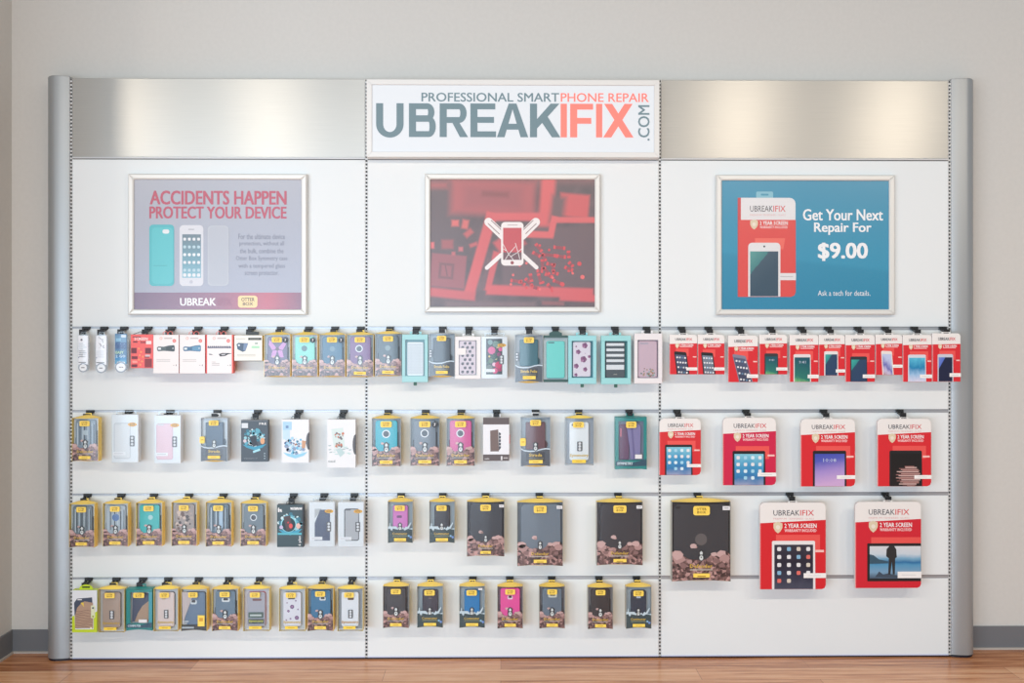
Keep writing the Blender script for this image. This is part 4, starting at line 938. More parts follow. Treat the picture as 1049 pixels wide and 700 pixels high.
def tool_box(p, kind):
    W, H = p.W, p.H; rd = M((226, 64, 54), .42); wm = M((238, 232, 230), .4)
    a = p.art(); a.box(0, 0, W, H, 0, .03, wm, M((220, 84, 72), .45)); a.build('carton', p.r)
    a = p.art(); y = -.0004
    if kind == 'auger':
        a.rect(0, -.2, 1.3, H, rd, y); a.rect(W - 1.5, 0, W, H, M((234, 92, 76), .42), y)
        for k in range(12):
            u = 2 + (W - 4.5) * k / 12; a.poly([(u, .29 * H), (u + 1.3, .29 * H), (u + 2.0, .35 * H), (u + .7, .35 * H)], M((64, 66, 84), .5), y)
        a.rect(1.6, .315 * H, W - 2, .335 * H, M((120, 124, 150), .5), y - .0002)
        a.poly([(W * .1, .49 * H), (W * .2, .495 * H), (W * .27, .52 * H), (W * .14, .52 * H)], M((110, 110, 116), .5), y)
        a.poly([(W * .47, .50 * H), (W * .6, .47 * H), (W * .85, .475 * H), (W * .96, .48 * H), (W * .8, .51 * H), (W * .7, .55 * H), (W * .52, .56 * H)], M((52, 54, 60), .5), y)
        a.poly([(W * .56, .50 * H), (W * .74, .49 * H), (W * .68, .53 * H), (W * .57, .53 * H)], M((200, 200, 204), .5), y - .0002)
        for v in (.70, .74, .78): a.rect(W * .22, v * H, W * (.36 if v < .72 else .5), (v + .012) * H, M((176, 170, 170), .5), y)
    else:
        body = (84, 94, 96) if kind == 'grey' else (72, 112, 144)
        c2 = (60, 70, 72) if kind == 'grey' else (96, 146, 180)
        sh = [(.14, .33), (.19, .30), (.40, .31), (.62, .275), (.80, .265), (.84, .29), (.84, .41), (.80, .435), (.62, .425), (.40, .415), (.19, .425), (.145, .40)]
        a.poly([(u * W, v * H) for u, v in sh], M(body, .4), y); a.poly([(u * W, v * H) for u, v in ((.5, .31), (.80, .28), (.82, .30), (.82, .40), (.80, .42), (.5, .40))], M(c2, .4), y - .0002)
        a.poly(rr(.18 * W, .335 * H, .30 * W, .385 * H, .6), M((226, 232, 234), .4), y - .0003); a.circ(.77 * W, .35 * H, .6, M((226, 232, 234), .4), y - .0003, 8)
        for v in (.64, .68): a.rect(W * .12, v * H, W * .66, (v + .012) * H, M((190, 186, 184), .5), y)
    a.circ(.30 * W, .09 * H, 1.5, M((244, 176, 164), .5), y, 10); a.circ(.30 * W, .09 * H, .9, wm, y - .0002, 10); a.rect(.42 * W, .075 * H, .74 * W, .105 * H, M((200, 186, 184), .5), y)
    a.circ(.82 * W, .155 * H, 1.9, M((232, 122, 116), .45), y, 12); a.rect(.79 * W, .15 * H, .85 * W, .16 * H, wm, y - .0002)
    a.circ(.80 * W, .79 * H, .4, M((120, 120, 120), .5), y, 6); a.rect(.88 * W, .77 * H, .91 * W, .81 * H, M((140, 130, 130), .5), y)
    a.build('printed_front', p.r)
    a = p.art(); c = W * .52
    for k in (-1, 1): a.ring(c + k * 2.6, -1.2, 2.6, 2.1, M((236, 96, 78), .4), .014, 14)
    a.build('hang_loop', p.r)
def puzzle_box(p):
    W, H = p.W, p.H
    a = p.art(); a.box(0, 0, W, H, 0, .028, M((236, 92, 88), .4), M((150, 70, 80), .5)); a.build('carton', p.r)
    a = p.art(); y = -.0004; dk = M((112, 44, 60), .5); wt = M((246, 226, 224), .5)
    a.text('SCREEN', W * .16, H * .09, W * .76, H * .17, wt, y, .04, res=1); a.text('TOOLS', W * .42, H * .20, W * .80, H * .27, M((90, 40, 60), .5), y, .04, res=1)
    a.poly(rr(.68 * W, .19 * H, .92 * W, .29 * H, .5), wt, y - .0002); a.rect(.08 * W, .06 * H, .44 * W, .085 * H, dk, y); a.rect(.1 * W, .2 * H, .3 * W, .24 * H, dk, y)
    for u, v, w, h in ((.02, .40, .24, .16), (.64, .40, .26, .17), (.04, .65, .26, .08), (.62, .72, .32, .26), (.03, .89, .26, .08), (.62, .66, .2, .03)): a.rect(u * W, v * H, (u + w) * W, (v + h) * H, dk if h != .26 else M((140, 56, 66), .5), y)
    for u, v in ((.36, .42), (.46, .52), (.40, .62), (.36, .75), (.5, .8), (.42, .9), (.54, .66)): a.circ(u * W, v * H, 1.1, M((252, 150, 104), .5), y, 8)
    a.poly(rr(.64 * W, .60 * H, .86 * W, .66 * H, .4), M((214, 190, 196), .5), y); a.poly([(.06 * W, .78 * H), (.28 * W, .78 * H), (.30 * W, .84 * H), (.08 * W, .85 * H)], M((250, 160, 150), .5), y)
    a.build('printed_front', p.r); a = p.art(); t = .5
    for q in ([(.02 * W, 0), (.38 * W, -3.2), (.42 * W, -2.9), (.08 * W, .2)], [(.40 * W, -3.2), (.56 * W, .1), (.52 * W, .2), (.37 * W, -2.9)]): a.poly(q, hook_m, .012)
    tag(a.build('hang_loop', p.r), 'black hanging loop')
def charger_box(p):
    W, H = p.W, p.H
    a = p.art(); a.box(0, 0, W, H, 0, .032, M((238, 236, 226), .4), M((232, 214, 150), .45)); a.build('carton', p.r)
    a = p.art(); y = -.0004
    a.rect(.50 * W, .09 * H, .97 * W, .18 * H, M((52, 54, 50), .5), y); a.rect(.56 * W, .12 * H, .9 * W, .14 * H, M((150, 150, 140), .5), y - .0002)
    a.poly([(.08 * W, .35 * H), (.14 * W, .29 * H), (.50 * W, .30 * H), (.46 * W, .42 * H), (.40 * W, .60 * H), (.30 * W, .64 * H), (.12 * W, .54 * H)], M((72, 92, 116), .4), y); a.poly([(.34 * W, .31 * H), (.5 * W, .30 * H), (.40 * W, .6 * H), (.32 * W, .56 * H)], M((116, 138, 170), .4), y - .0002)
    a.circ(.17 * W, .38 * H, 1.1, M((220, 232, 240), .4), y - .0003, 8); a.poly(rr(.62 * W, .41 * H, .90 * W, .50 * H, .6), M((180, 230, 196), .5), y); a.rect(.74 * W, .29 * H, .84 * W, .33 * H, M((90, 140, 130), .5), y)
    for v in (.74, .79): a.rect(.1 * W, v * H, .76 * W, (v + .02) * H, M((200, 196, 186), .5), y)
    a.rect(.06 * W, .12 * H, .4 * W, .14 * H, M((180, 178, 170), .5), y); a.rect(0, H - .5, W, H, M((70, 72, 70), .5), y)
    a.build('printed_front', p.r)
    a = p.art(); a.prism(rr(W * .44, -3.8, W * .86, -.4, .5), .012, .014, M((58, 62, 62), .5)); tag(a.build('hang_tab', p.r), 'black hanging tab')
def splash_box(p, kind):
    """waterproof-case carton: dark or white with a splash picture"""
    W, H = p.W, p.H; dark_ = kind in ('dark', 'dark_red')
    a = p.art(); bc = M((62, 74, 84) if kind == 'dark' else (50, 72, 78) if dark_ else (232, 234, 236), .4)
    a.box(0, 0, W, H, 0, .028, bc, M((40, 44, 50) if dark_ else (206, 206, 208), .4)); a.build('carton', p.r)
    a = p.art(); y = -.0004; rn = random.Random(hash_(kind)); pal = [(150, 206, 216), (96, 170, 190), (206, 228, 232), (60, 120, 140)] if dark_ else [(170, 214, 236), (110, 184, 220), (206, 228, 240), (140, 160, 190)]
    cy = .42 if dark_ else .60 if kind == 'white_blue' else .58
    if kind != 'white_grey':
        for k in range(60):
            t = rn.uniform(0, 6.28); q = rn.uniform(.2, 1); u = .5 + .43 * q * cos(t); v = cy + .20 * q * sin(t)
            a.circ(u * W, v * H, rn.uniform(.8, 2.2), M(pal[k % 4], .5), y - .00002 * (k % 9), 6)
        a.poly([(.05 * W, (cy + .16) * H), (.5 * W, (cy + .22) * H), (.95 * W, (cy + .15) * H), (.8 * W, (cy + .24) * H), (.5 * W, (cy + .30) * H), (.2 * W, (cy + .24) * H)], M((70, 160, 190) if dark_ else (150, 210, 236), .5), y - .0003)
    if kind == 'dark':
        a.poly([(.3 * W, .40 * H), (.52 * W, .36 * H), (.62 * W, .60 * H), (.45 * W, .64 * H)], M((54, 64, 76), .5), y - .0005)
        a.poly([(.44 * W, .74 * H), (.70 * W, .68 * H), (.72 * W, .73 * H), (.46 * W, .79 * H)], M((170, 226, 240), .5), y - .0004)
        a.circ(.80 * W, .50 * H, 2.4, M((226, 170, 130), .5), y - .0004, 8, 3.4); a.circ(.14 * W, .5 * H, 1.8, M((214, 200, 210), .5), y - .0004, 8)
        a.rect(.02 * W, .07 * H, .26 * W, .19 * H, M((216, 222, 226), .4), y - .0005); a.text('FRE', .68 * W, .06 * H, .95 * W, .11 * H, white, y - .0004, .03, res=1)
        a.rect(0, -.2, W, .9, M((110, 114, 118), .4), y); a.text('waterproof', .1 * W, .90 * H, .6 * W, .94 * H, M((150, 160, 168), .5), y - .0004, 0, res=1)
        for k in range(3): a.circ(.88 * W, (.80 + .06 * k) * H, .7, M((170, 190, 200), .5), y - .0004, 6)
    elif kind == 'dark_red':
        a.circ(.44 * W, .46 * H, .30 * W, M((150, 214, 226), .5), y - .0004, 16, .19 * H); a.circ(.44 * W, .47 * H, .26 * W, M((30, 60, 70), .5), y - .0005, 16, .17 * H)
        a.poly([(.24 * W, .28 * H), (.50 * W, .25 * H), (.58 * W, .58 * H), (.36 * W, .62 * H)], M((84, 72, 76), .5), y - .0006); a.circ(.52 * W, .50 * H, 2.0, M((226, 88, 88), .5), y - .0008, 8, 2.6); a.circ(.42 * W, .42 * H, 1.0, M((200, 70, 80), .5), y - .0008, 8)
        a.circ(.80 * W, .50 * H, 2.4, M((226, 186, 176), .5), y - .0006, 8, 3); a.circ(.16 * W, .53 * H, 2, M((200, 190, 220), .5), y - .0006, 8)
        a.rect(.03 * W, .66 * H, .93 * W, .71 * H, M((90, 180, 196), .5), y - .0006)
        a.text('fre', .03 * W, .07 * H, .19 * W, .17 * H, white, y - .0006, .05, res=1); a.text('WATERPROOF', .5 * W, .06 * H, .95 * W, .12 * H, white, y - .0006, .04, res=1)
        a.text('6 plus', .80 * W, .74 * H, .92 * W, .97 * H, white, y - .0006, .02, rot=True, res=1); a.rect(.95 * W, 0, W, H, M((30, 34, 40), .4), y - .0006)
    elif kind == 'white_blue':
        a.rect(.04 * W, .05 * H, .37 * W, .24 * H, M((174, 214, 238), .5), y); a.rect(.04 * W, .24 * H, .30 * W, .46 * H, M((196, 224, 240), .5), y - .00001)
        a.rect(.15 * W, .14 * H, .25 * W, .2 * H, M((120, 150, 190), .5), y - .0003)
        for k in range(16): a.circ(W * rn.uniform(.08, .86), H * rn.uniform(.44, .62), rn.uniform(.5, 1.0), M(((130, 110, 140), (90, 110, 150), (180, 120, 100), (60, 70, 90))[k % 4], .5), y - .0004, 6)
        a.poly([(.75 * W, .48 * H), (.9 * W, .50 * H), (.86 * W, .66 * H), (.74 * W, .66 * H)], M((206, 160, 130), .5), y - .0005)
        a.prism(arcp(W, .5 * H, .10 * W, .20 * H, 90, 270), -.001, .01, M((96, 100, 106), .5))
    else:
        gl = M((196, 222, 220), .5)
        a.poly([(.14 * W, .20 * H), (.56 * W, .17 * H), (.62 * W, .58 * H), (.24 * W, .60 * H)], M((214, 230, 228), .5), y); 
        for k in range(26): a.circ(W * rn.uniform(.26, .58), H * rn.uniform(.28, .58), rn.uniform(.6, 1.4), M(((150, 140, 140), (200, 120, 96), (120, 120, 126), (190, 170, 160))[k % 4], .5), y - .0003 - .00002 * (k % 6), 6)
        for k in range(20):
            u, v = W * rn.uniform(.04, .84), H * rn.uniform(.54, .74); a.poly([(u - 1.8, v - .3), (u + 1.6, v - .8), (u + 1.0, v + .3), (u - .8, v + .6)], (gl, M((170, 190, 192), .5))[k % 2], y - .0002 - .00002 * (k % 5))
        a.poly([(.3 * W, .62 * H), (.5 * W, .60 * H), (.62 * W, .7 * H), (.46 * W, .78 * H)], M((190, 214, 216), .5), y - .0004)
        a.text('nuud', .04 * W, .84 * H, .28 * W, .89 * H, M((140, 150, 152), .5), y, .02, res=1)
        a.prism(arcp(W, .52 * H, .10 * W, .21 * H, 90, 270), -.001, .01, M((92, 94, 98), .5))
    a.build('printed_front', p.r)
    a = p.art(); c = .52 * W
    a.ring(c - 3.2, -1.3, 2.2, 1.6, hook_m, .014, 14); tag(a.build('hang_loop', p.r), 'black hanging loop')
def leather_box(p):
    W, H = p.W, p.H; br = M((96, 86, 86), .45)
    a = p.art(); a.box(0, 0, W, H, 0, .03, M((232, 234, 238), .4), M((200, 200, 204), .4)); a.build('carton', p.r)
    a = p.art(); y = -.0004; a.rect(0, 0, W, .155 * H, br, y); a.rect(0, .85 * H, W, H, br, y)
    a.poly([(.27 * W, .30 * H), (.58 * W, .27 * H), (.60 * W, .78 * H), (.28 * W, .78 * H)], M((118, 102, 98), .5), y)
    a.poly([(.60 * W, .33 * H), (.68 * W, .36 * H), (.68 * W, .70 * H), (.60 * W, .76 * H)], M((70, 74, 84), .5), y)
    for k in range(4): a.rect(.62 * W, (.40 + .08 * k) * H, .70 * W, (.42 + .08 * k) * H, offw, y - .0002)
    a.text('wallet', .06 * W, .93 * H, .24 * W, .965 * H, offw, y - .0002, .02, res=1); a.rect(.68 * W, .89 * H, .74 * W, .98 * H, offw, y - .0002); a.rect(.78 * W, .92 * H, .95 * W, .945 * H, M((190, 186, 186), .5), y - .0002)
    a.build('printed_front', p.r)
    a = p.art(); a.box(W, .40 * H, W + .8, .60 * H, .002, .012, M((196, 84, 96), .45)); tag(a.build('side_pull', p.r), 'small red pull tab')
    hang_tab(p, M((226, 226, 228), .4), w=9, h=3)
def clear_case_box(p, col, pat=None, seed=0, slot=None, grn=False, darkside=None, icons_=True, tray=(176, 182, 190), name_c=(224, 190, 110), textlab=None):
    """see-through pillow box with a slim case, small yellow size label"""
    W, H = p.W, p.H; sm = clear_mat('blister_back', (242, 246, 248), .06, .3)
    carton(p, M((238, 214, 136), .4) if p.x0 < 380 else M((196, 204, 208), .4), dtop=-2.2, dbot=-.6, lipb=.3); insert(p, tray)
    phone_case(p, (.15, .09, .83, .90), col, darkside or tuple(int(v * .7) for v in col), pat, None, slot, seed=seed, rad=.13)
    a = p.art(); y = .0010
    if icons_:
        a.poly(rr(.42 * W, .50 * H, .60 * W, .70 * H, .7), M((92, 94, 98), .45), y)
        for k in range(3): a.circ(.51 * W, (.54 + .06 * k) * H, .05 * W, offw, y - .0003, 8)
    if textlab: a.rect(.2 * W, .56 * H, .76 * W, .69 * H, M((90, 112, 106), .45), y); a.rect(.26 * W, .61 * H, .7 * W, .65 * H, M((206, 214, 210), .5), y - .0003); a.rect(.2 * W, .72 * H, .78 * W, .83 * H, M((86, 96, 88), .45), y); a.text('Symmetry', .22 * W, .74 * H, .76 * W, .80 * H, M((214, 210, 90), .5), y - .0003, .03, res=1)
    else: a.text('Symmetry', .16 * W, .76 * H, .82 * W, .83 * H, M(name_c, .45), y - .0003, .03, res=1)
    a.build('printed_sleeve', p.r)
    a = p.art(); a.box(.24 * W, .875 * H, .72 * W, .945 * H, -.0062, -.0058, M((248, 214, 74), .42)); a.rect(.36 * W, .905 * H, .6 * W, .915 * H, M((160, 120, 40), .5), -.0064); a.build('size_label', p.r)
    a = p.art(); n = 8
    a.add([a.pt(W * i / n, .7 * sin(pi * i / n), -.0003) for i in range(n + 1)] + [a.pt(W * i / n, -2.3 * sin(pi * i / n), .016) for i in range(n + 1)], [(i, i + 1, n + 2 + i, n + 1 + i) for i in range(n)], ylt); tag(a.build('top_flap', p.r), 'yellow top flap')
    curved_cover(p, dbot=-.6); logo(p, .46, .145, W * .38, H * .12, -.006); hang_tab(p, ylt, w=6.4, h=3.6, base=-.8)
def teal_box(p, kind):
    W, H = p.W, p.H; tl = M((30, 142, 138), .42)
    carton(p, tl, dtop=-.4, dbot=-1.2, lipb=.3)
    a = p.art(); y = .0010; b0, b1 = (.10, .90) if kind == 'purple' else (.16, .86)
    top = arc_edge(W, 0, 1.2); bot = arc_edge(W, H, -1.2, rev=True)
    a.poly(top + [(W, .08 * H), (0, .08 * H)], tl, y); a.poly([(0, .08 * H), (b0 * W, .08 * H), (b0 * W, .82 * H), (0, .82 * H)], tl, y); a.poly([(b1 * W, .08 * H), (W, .08 * H), (W, .82 * H), (b1 * W, .82 * H)], tl if kind == 'purple' else M((70, 168, 180), .42), y)
    a.poly([(0, .82 * H), (W, .82 * H)] + bot, tl, y)
    nv = M((44, 84, 104), .45)
    a.poly([(0, .86 * H), (.1 * W, .83 * H), (.55 * W, .87 * H), (W, .80 * H), (W, .93 * H), (.5 * W, .94 * H), (0, .93 * H)], nv, y - .0003)
    a.text('SYMMETRY' if kind == 'purple' else 'COMMUTER', .06 * W, .86 * H, .56 * W, .91 * H, M((220, 236, 240), .5), y - .0006, .04, res=1); a.build('printed_sleeve', p.r)
    insert(p, (150, 158, 178) if kind == 'purple' else (200, 206, 212))
    if kind == 'purple':
        a = p.art(); a.prism(rr(.13 * W, .14 * H, .45 * W, .82 * H, 1.6), .012, .026, M((112, 78, 108), .45), bev=.4); a.rect(.16 * W, .22 * H, .21 * W, .38 * H, M((206, 110, 130), .4), .0117)
        a.build('phone_case', p.r)
        a = p.art(); a.prism([(.36 * W, .15 * H), (.78 * W, .14 * H), (.82 * W, .2 * H), (.80 * W, .80 * H), (.50 * W, .82 * H), (.46 * W, .6 * H)], .006, .011, M((140, 132, 176), .4), bev=.3)
        a.poly([(.5 * W, .2 * H), (.56 * W, .2 * H), (.64 * W, .78 * H), (.58 * W, .8 * H)], M((116, 108, 154), .45), .0057); tag(a.build('phone_case', p.r), 'lilac case'); a = p.art(); a.box(.62 * W, .71 * H, .84 * W, .79 * H, -.0062, -.0058, offw); a.build('price_sticker', p.r)
    else:
        a = p.art(); a.prism([(.20 * W, .14 * H), (.82 * W, .12 * H), (.84 * W, .5 * H), (.5 * W, .82 * H), (.18 * W, .80 * H)], .012, .026, M((74, 84, 106), .45), bev=.4); a.build('phone_case', p.r)
        a = p.art(); a.prism([(.84 * W, .30 * H), (.84 * W, .80 * H), (.30 * W, .80 * H), (.42 * W, .60 * H), (.6 * W, .42 * H)], .006, .011, M((182, 152, 128), .45)); tag(a.build('phone_case', p.r), 'tan case'); a = p.art(); a.box(.50 * W, .72 * H, .82 * W, .80 * H, -.0062, -.0058, offw); a.build('price_sticker', p.r)
    curved_cover(p, dtop=1.2, mat=cover); logo(p, .5, .145, W * .33 if kind == 'purple' else W * .42, H * .12, -.006); hang_tab(p, tl, w=8, h=3.8, base=.8)
def lime_box(p):
    W, H = p.W, p.H; lm = M((196, 216, 40), .42)
    a = p.art(); a.box(0, 0, W, H, .001, .03, M((226, 230, 234), .4), lm); a.build('carton', p.r)
    a = p.art(); y = .0004; a.poly([(0, .62 * H), (.10 * W, .60 * H), (.12 * W, .93 * H), (.86 * W, .93 * H), (.86 * W, .55 * H), (W, .50 * H), (W, H), (0, H)], lm, y)
    a.poly([(.08 * W, .30 * H), (.2 * W, .20 * H), (.80 * W, .17 * H), (.82 * W, .4 * H), (.1 * W, .6 * H)], M((64, 74, 94), .45), y - .0001)
    a.rect(.22 * W, .21 * H, .40 * W, .235 * H, offw, y - .0009)
    a.poly([(.12 * W, .90 * H), (.12 * W, .60 * H), (.2 * W, .42 * H), (.38 * W, .30 * H), (.5 * W, .26 * H), (.84 * W, .30 * H), (.84 * W, .90 * H)], M((176, 146, 124), .45), y - .0004)
    case_pattern(a, 'wood', .14 * W, .1 * H, .83 * W, .96 * H, y - .0007, None)
    a.poly([(.34 * W, .30 * H), (.46 * W, .28 * H), (.48 * W, .40 * H)], M((232, 200, 80), .45), y - .0008)
    a.poly(rr(.76 * W, .36 * H, .92 * W, .66 * H, .8), M((222, 226, 190), .45), y - .0010); a.circ(.84 * W, .42 * H, 1.1, M((90, 100, 110), .5), y - .0012, 8); a.circ(.84 * W, .62 * H, 1.0, M((150, 170, 40), .5), y - .0012, 8)
    a.circ(.76 * W, .90 * H, 1.1, M((250, 244, 200), .4), y - .0010, 10); a.build('printed_front', p.r)
    a = p.art(); c = .5 * W; n = 16
    o = [(c + 7 * cos(pi + pi * i / n), -.6 + 4.4 * sin(pi + pi * i / n)) for i in range(n + 1)]; i_ = [(c + 4.6 * cos(2 * pi - pi * i / n), -1.2 + 1.8 * sin(2 * pi - pi * i / n)) for i in range(n + 1)]
    a.prism(o + [(c + 7, .2), (c - 7, .2)], .014, .0155, lm)
    for k in (-1, 0, 1): a.poly(rr(c + k * 2.6 - 1.5, -3.2, c + k * 2.6 + 1.5, -1.4, .7), M((60, 74, 20), .5), .0136)
    tag(a.build('hang_tab', p.r), 'lime hanging tab with a dark slot')
def blue_slate_box(p):
    """narrow dark-framed box with a grey-blue case and a yellow square"""
    W, H = p.W, p.H
    carton(p); insert(p, (186, 186, 188)); phone_case(p, (.14, .08, .92, .86), (112, 134, 158), (60, 70, 90), None, None, (.48, .32, .24, .10, (224, 228, 230), (70, 70, 76)))
    a = p.art(); y = .0010; dk = M((70, 74, 76), .45)
    a.poly([(0, .86 * H), (W, .86 * H)] + arc_edge(W, H, -1.2, rev=True), dk, y); a.rect(0, .02 * H, .5, .9 * H, dk, y); a.rect(W - .5, .02 * H, W, .9 * H, dk, y)
    a.rect(.04 * W, .90 * H, .5 * W, .94 * H, M((190, 200, 206), .5), y - .0003); a.rect(.06 * W, .76 * H, .3 * W, .785 * H, M((220, 224, 226), .5), y - .0003); a.rect(.06 * W, .81 * H, .24 * W, .83 * H, M((220, 224, 226), .5), y - .0003)
    a.poly([(.04 * W, .08 * H), (.5 * W, .08 * H), (.26 * W, .5 * H), (.06 * W, .84 * H)], M((206, 192, 190), .5), y); a.build('printed_sleeve', p.r)
    a = p.art(); a.box(.66 * W, .62 * H, .92 * W, .88 * H, -.0045, -.004, M((254, 220, 96), .42)); a.rect(.72 * W, .68 * H, .86 * W, .76 * H, M((220, 160, 50), .5), -.0048); a.build('size_label', p.r)
    curved_cover(p); logo(p, .48, .135, W * .36, H * .125, -.006); hang_tab(p, ylt, w=6.4, h=3.6, base=-.8)
def slim_frame_box(p):
    """clear box with a mint case, dark strips at top and bottom and a wide hanging tab"""
    W, H = p.W, p.H; dk = M((52, 88, 86), .45)
    a = p.art(); a.box(0, 0, W, H, .018, .028, M((206, 212, 210), .4)); a.build('carton', p.r)
    a = p.art(); a.box(0, 0, W, .05 * H, 0, .018, dk); tag(a.build('top_strip', p.r), 'dark green strip'); a = p.art(); a.box(0, .95 * H, W, H, 0, .018, dk); tag(a.build('bottom_strip', p.r), 'dark green strip')
    phone_case(p, (.12, .12, .88, .92), (112, 216, 206), (70, 150, 150), None, None, (.32, .155, .26, .022, (70, 96, 96)), y0=.005, y1=.0175, rad=.1)
    a = p.art(); a.rect(0, .05 * H, W, .95 * H, cover, .002); a.build('clear_cover', p.r)
    a = p.art(); a.prism([(W * .5 - 6.5, -2.6), (W * .5 - 3, -4.2), (W * .5 + 3, -4.2), (W * .5 + 6.5, -2.6), (W * .5 + 6.5, 0), (W * .5 - 6.5, 0)], .008, .010, dk); tag(a.build('hang_tab', p.r), 'dark green hanging tab')
# ------------------------------------------------------------------ what hangs where: (row, builder, box in the photo, hook x, name, category, look, options)
G = {0: 'packs hanging on the top row of hooks', 1: 'packs hanging on the second row of hooks', 2: 'packs hanging on the third row of hooks', 3: 'packs hanging on the bottom row of hooks'}
BX, CD = 'phone_case_box', 'screen_protector_card'
MUD = (150, 160, 168)
items = [
 (0, strap_pack, (79, 342.5, 90.5, 381.5), 85.5, 'charging_cable_pack', 'cable pack', 'narrow white cable pack at the left end of the top row', dict(kind='plain')),
 (0, strap_pack, (97, 342.5, 109.5, 382), 104, 'charging_cable_pack', 'cable pack', 'narrow white cable pack with black scribbles, second in the top row', dict(kind='script')),
 (0, strap_pack, (116.5, 342, 130.5, 381), 124.5, 'charging_cable_pack', 'cable pack', 'narrow blue cable pack with rounded ends in the top row', dict(kind='blue')),
 (0, puzzle_box, (134, 342.8, 157, 377.4), 149.5, 'tool_kit_box', 'tool box', 'small bright red box with dark pictures, black loop on top', dict()),
 (0, tool_box, (157.2, 343.2, 183.2, 382.8), 173.6, 'car_charger_box', 'gadget box', 'white box picturing a dark grey gadget, right of the red box', dict(kind='grey')),
 (0, tool_box, (184, 343.2, 210, 382.8), 201, 'car_charger_box', 'gadget box', 'white box picturing a blue gadget, in the top row', dict(kind='blue')),
 (0, tool_box, (210.8, 343.2, 239, 382.8), 228, 'coiled_cable_box', 'gadget box', 'white box with red edges picturing a coiled cable', dict(kind='auger')),
 (0, charger_box, (240, 343.8, 268.6, 370.2), 256, 'car_charger_box', 'gadget box', 'short cream box with black corner label and black hanging tab', dict()),
 (0, defender, (270.4, 342.8, 297.4, 386.4), 286, BX, 'phone case box', 'rocky boxed phone case showing a pink butterfly', dict(col=(110, 100, 130), pat='butterfly', badge=1, label=False, seed=1, side=(84, 84, 110))),
 (0, defender, (298.8, 342.8, 325.4, 386.4), 315, BX, 'phone case box', 'rocky boxed pale mint phone case with a black round sticker', dict(col=(140, 222, 206), badge=1, label=False, ring=('disc', .33, .48, .13, (84, 120, 126)), side=(70, 110, 116), seed=2)),
 (0, defender, (326.8, 342.8, 353.8, 386.4), 342, BX, 'phone case box', 'rocky boxed dull blue phone case with a black round sticker', dict(col=(64, 112, 142), badge=2, label=False, ring=('disc', .34, .5, .12, (110, 140, 156)), side=(56, 70, 96), seed=3)),
 (0, defender, (354.9, 342.8, 382.8, 386.4), 368.6, BX, 'phone case box', 'rocky boxed plum phone case with white ring, top row', dict(col=(130, 88, 138), ring=('white', .335, .46, .135), side=(70, 60, 96), seed=4)),
 (0, defender, (384.1, 341.8, 411.2, 385.4), 398.8, BX, 'phone case box', 'rocky boxed dark grey-green phone case left of the mint box', dict(col=(82, 98, 108), ring=('disc', .34, .48, .12, (128, 146, 150)), side=(60, 66, 76), seed=5)),
 (0, window_box, (411.8, 342.8, 438.3, 391.8), 426, BX, 'phone case box', 'mint frame box with a white zigzag patterned phone case', dict(fcol=(164, 216, 220), col=(232, 234, 236), pat='chevron', recess=(66, 140, 146))),
 (0, strada, (439.2, 342, 465.6, 386), 453, BX, 'phone case box', 'boxed slate grey folio phone case beside the mint zigzag box', dict(col=(78, 88, 98), title='Strada Folio', emb=False)),
 (0, window_box, (466.2, 345, 492.6, 388.4), 480, BX, 'phone case box', 'white frame box with dark spotted pink phone case', dict(fcol=(236, 234, 234), col=(216, 194, 200), pat='paw', recess=(214, 206, 206), win=(.14, .09, .84, .91), case=(.16, .10, .80, .90), clip=False, patch=(.08, .27, .42, .43, 0))),
 (0, symmetry, (493.2, 345, 519.8, 388), 506.5, BX, 'phone case box', 'white box with a phone case covered in pink roses', dict(col=(70, 80, 86), pat='roses', case=(.18, .05, .80, .90), seed=3)),
 (0, strada, (527.6, 343.2, 556, 391.8), 542, BX, 'phone case box', 'boxed teal folio phone case in the top row', dict(col=(62, 110, 122), title='Strada Folio', emb=False, tray=(180, 184, 188))),
 (0, slim_frame_box, (556.8, 343.8, 581.6, 391.6), 569, BX, 'phone case box', 'clear box with plain turquoise case and wide dark hanging tab', dict()),
 (0, window_box, (582.2, 344, 611, 393.6), 596.6, BX, 'phone case box', 'mint frame box with a purple blossom phone case', dict(fcol=(154, 214, 219), col=(232, 222, 232), pat='blossom', recess=(72, 140, 152), case=(.17, .13, .80, .85))),
 (0, window_box, (616, 344, 646.4, 393.8), 630.4, BX, 'phone case box', 'mint frame box with a black and white striped phone case', dict(fcol=(154, 214, 216), col=(78, 86, 92), pat='stripes', recess=(58, 140, 140), case=(.15, .13, .80, .87))),
 (0, window_box, (649.8, 341.8, 678.4, 393), 663, BX, 'phone case box', 'white frame box with a pale pink phone case', dict(fcol=(232, 228, 230), col=(216, 186, 198), pat='garden', recess=(180, 160, 176), win=(.12, .13, .86, .89), case=(.15, .15, .82, .88), clip=False, slot=(.36, .20, .3, .035, (190, 176, 190)))),
]
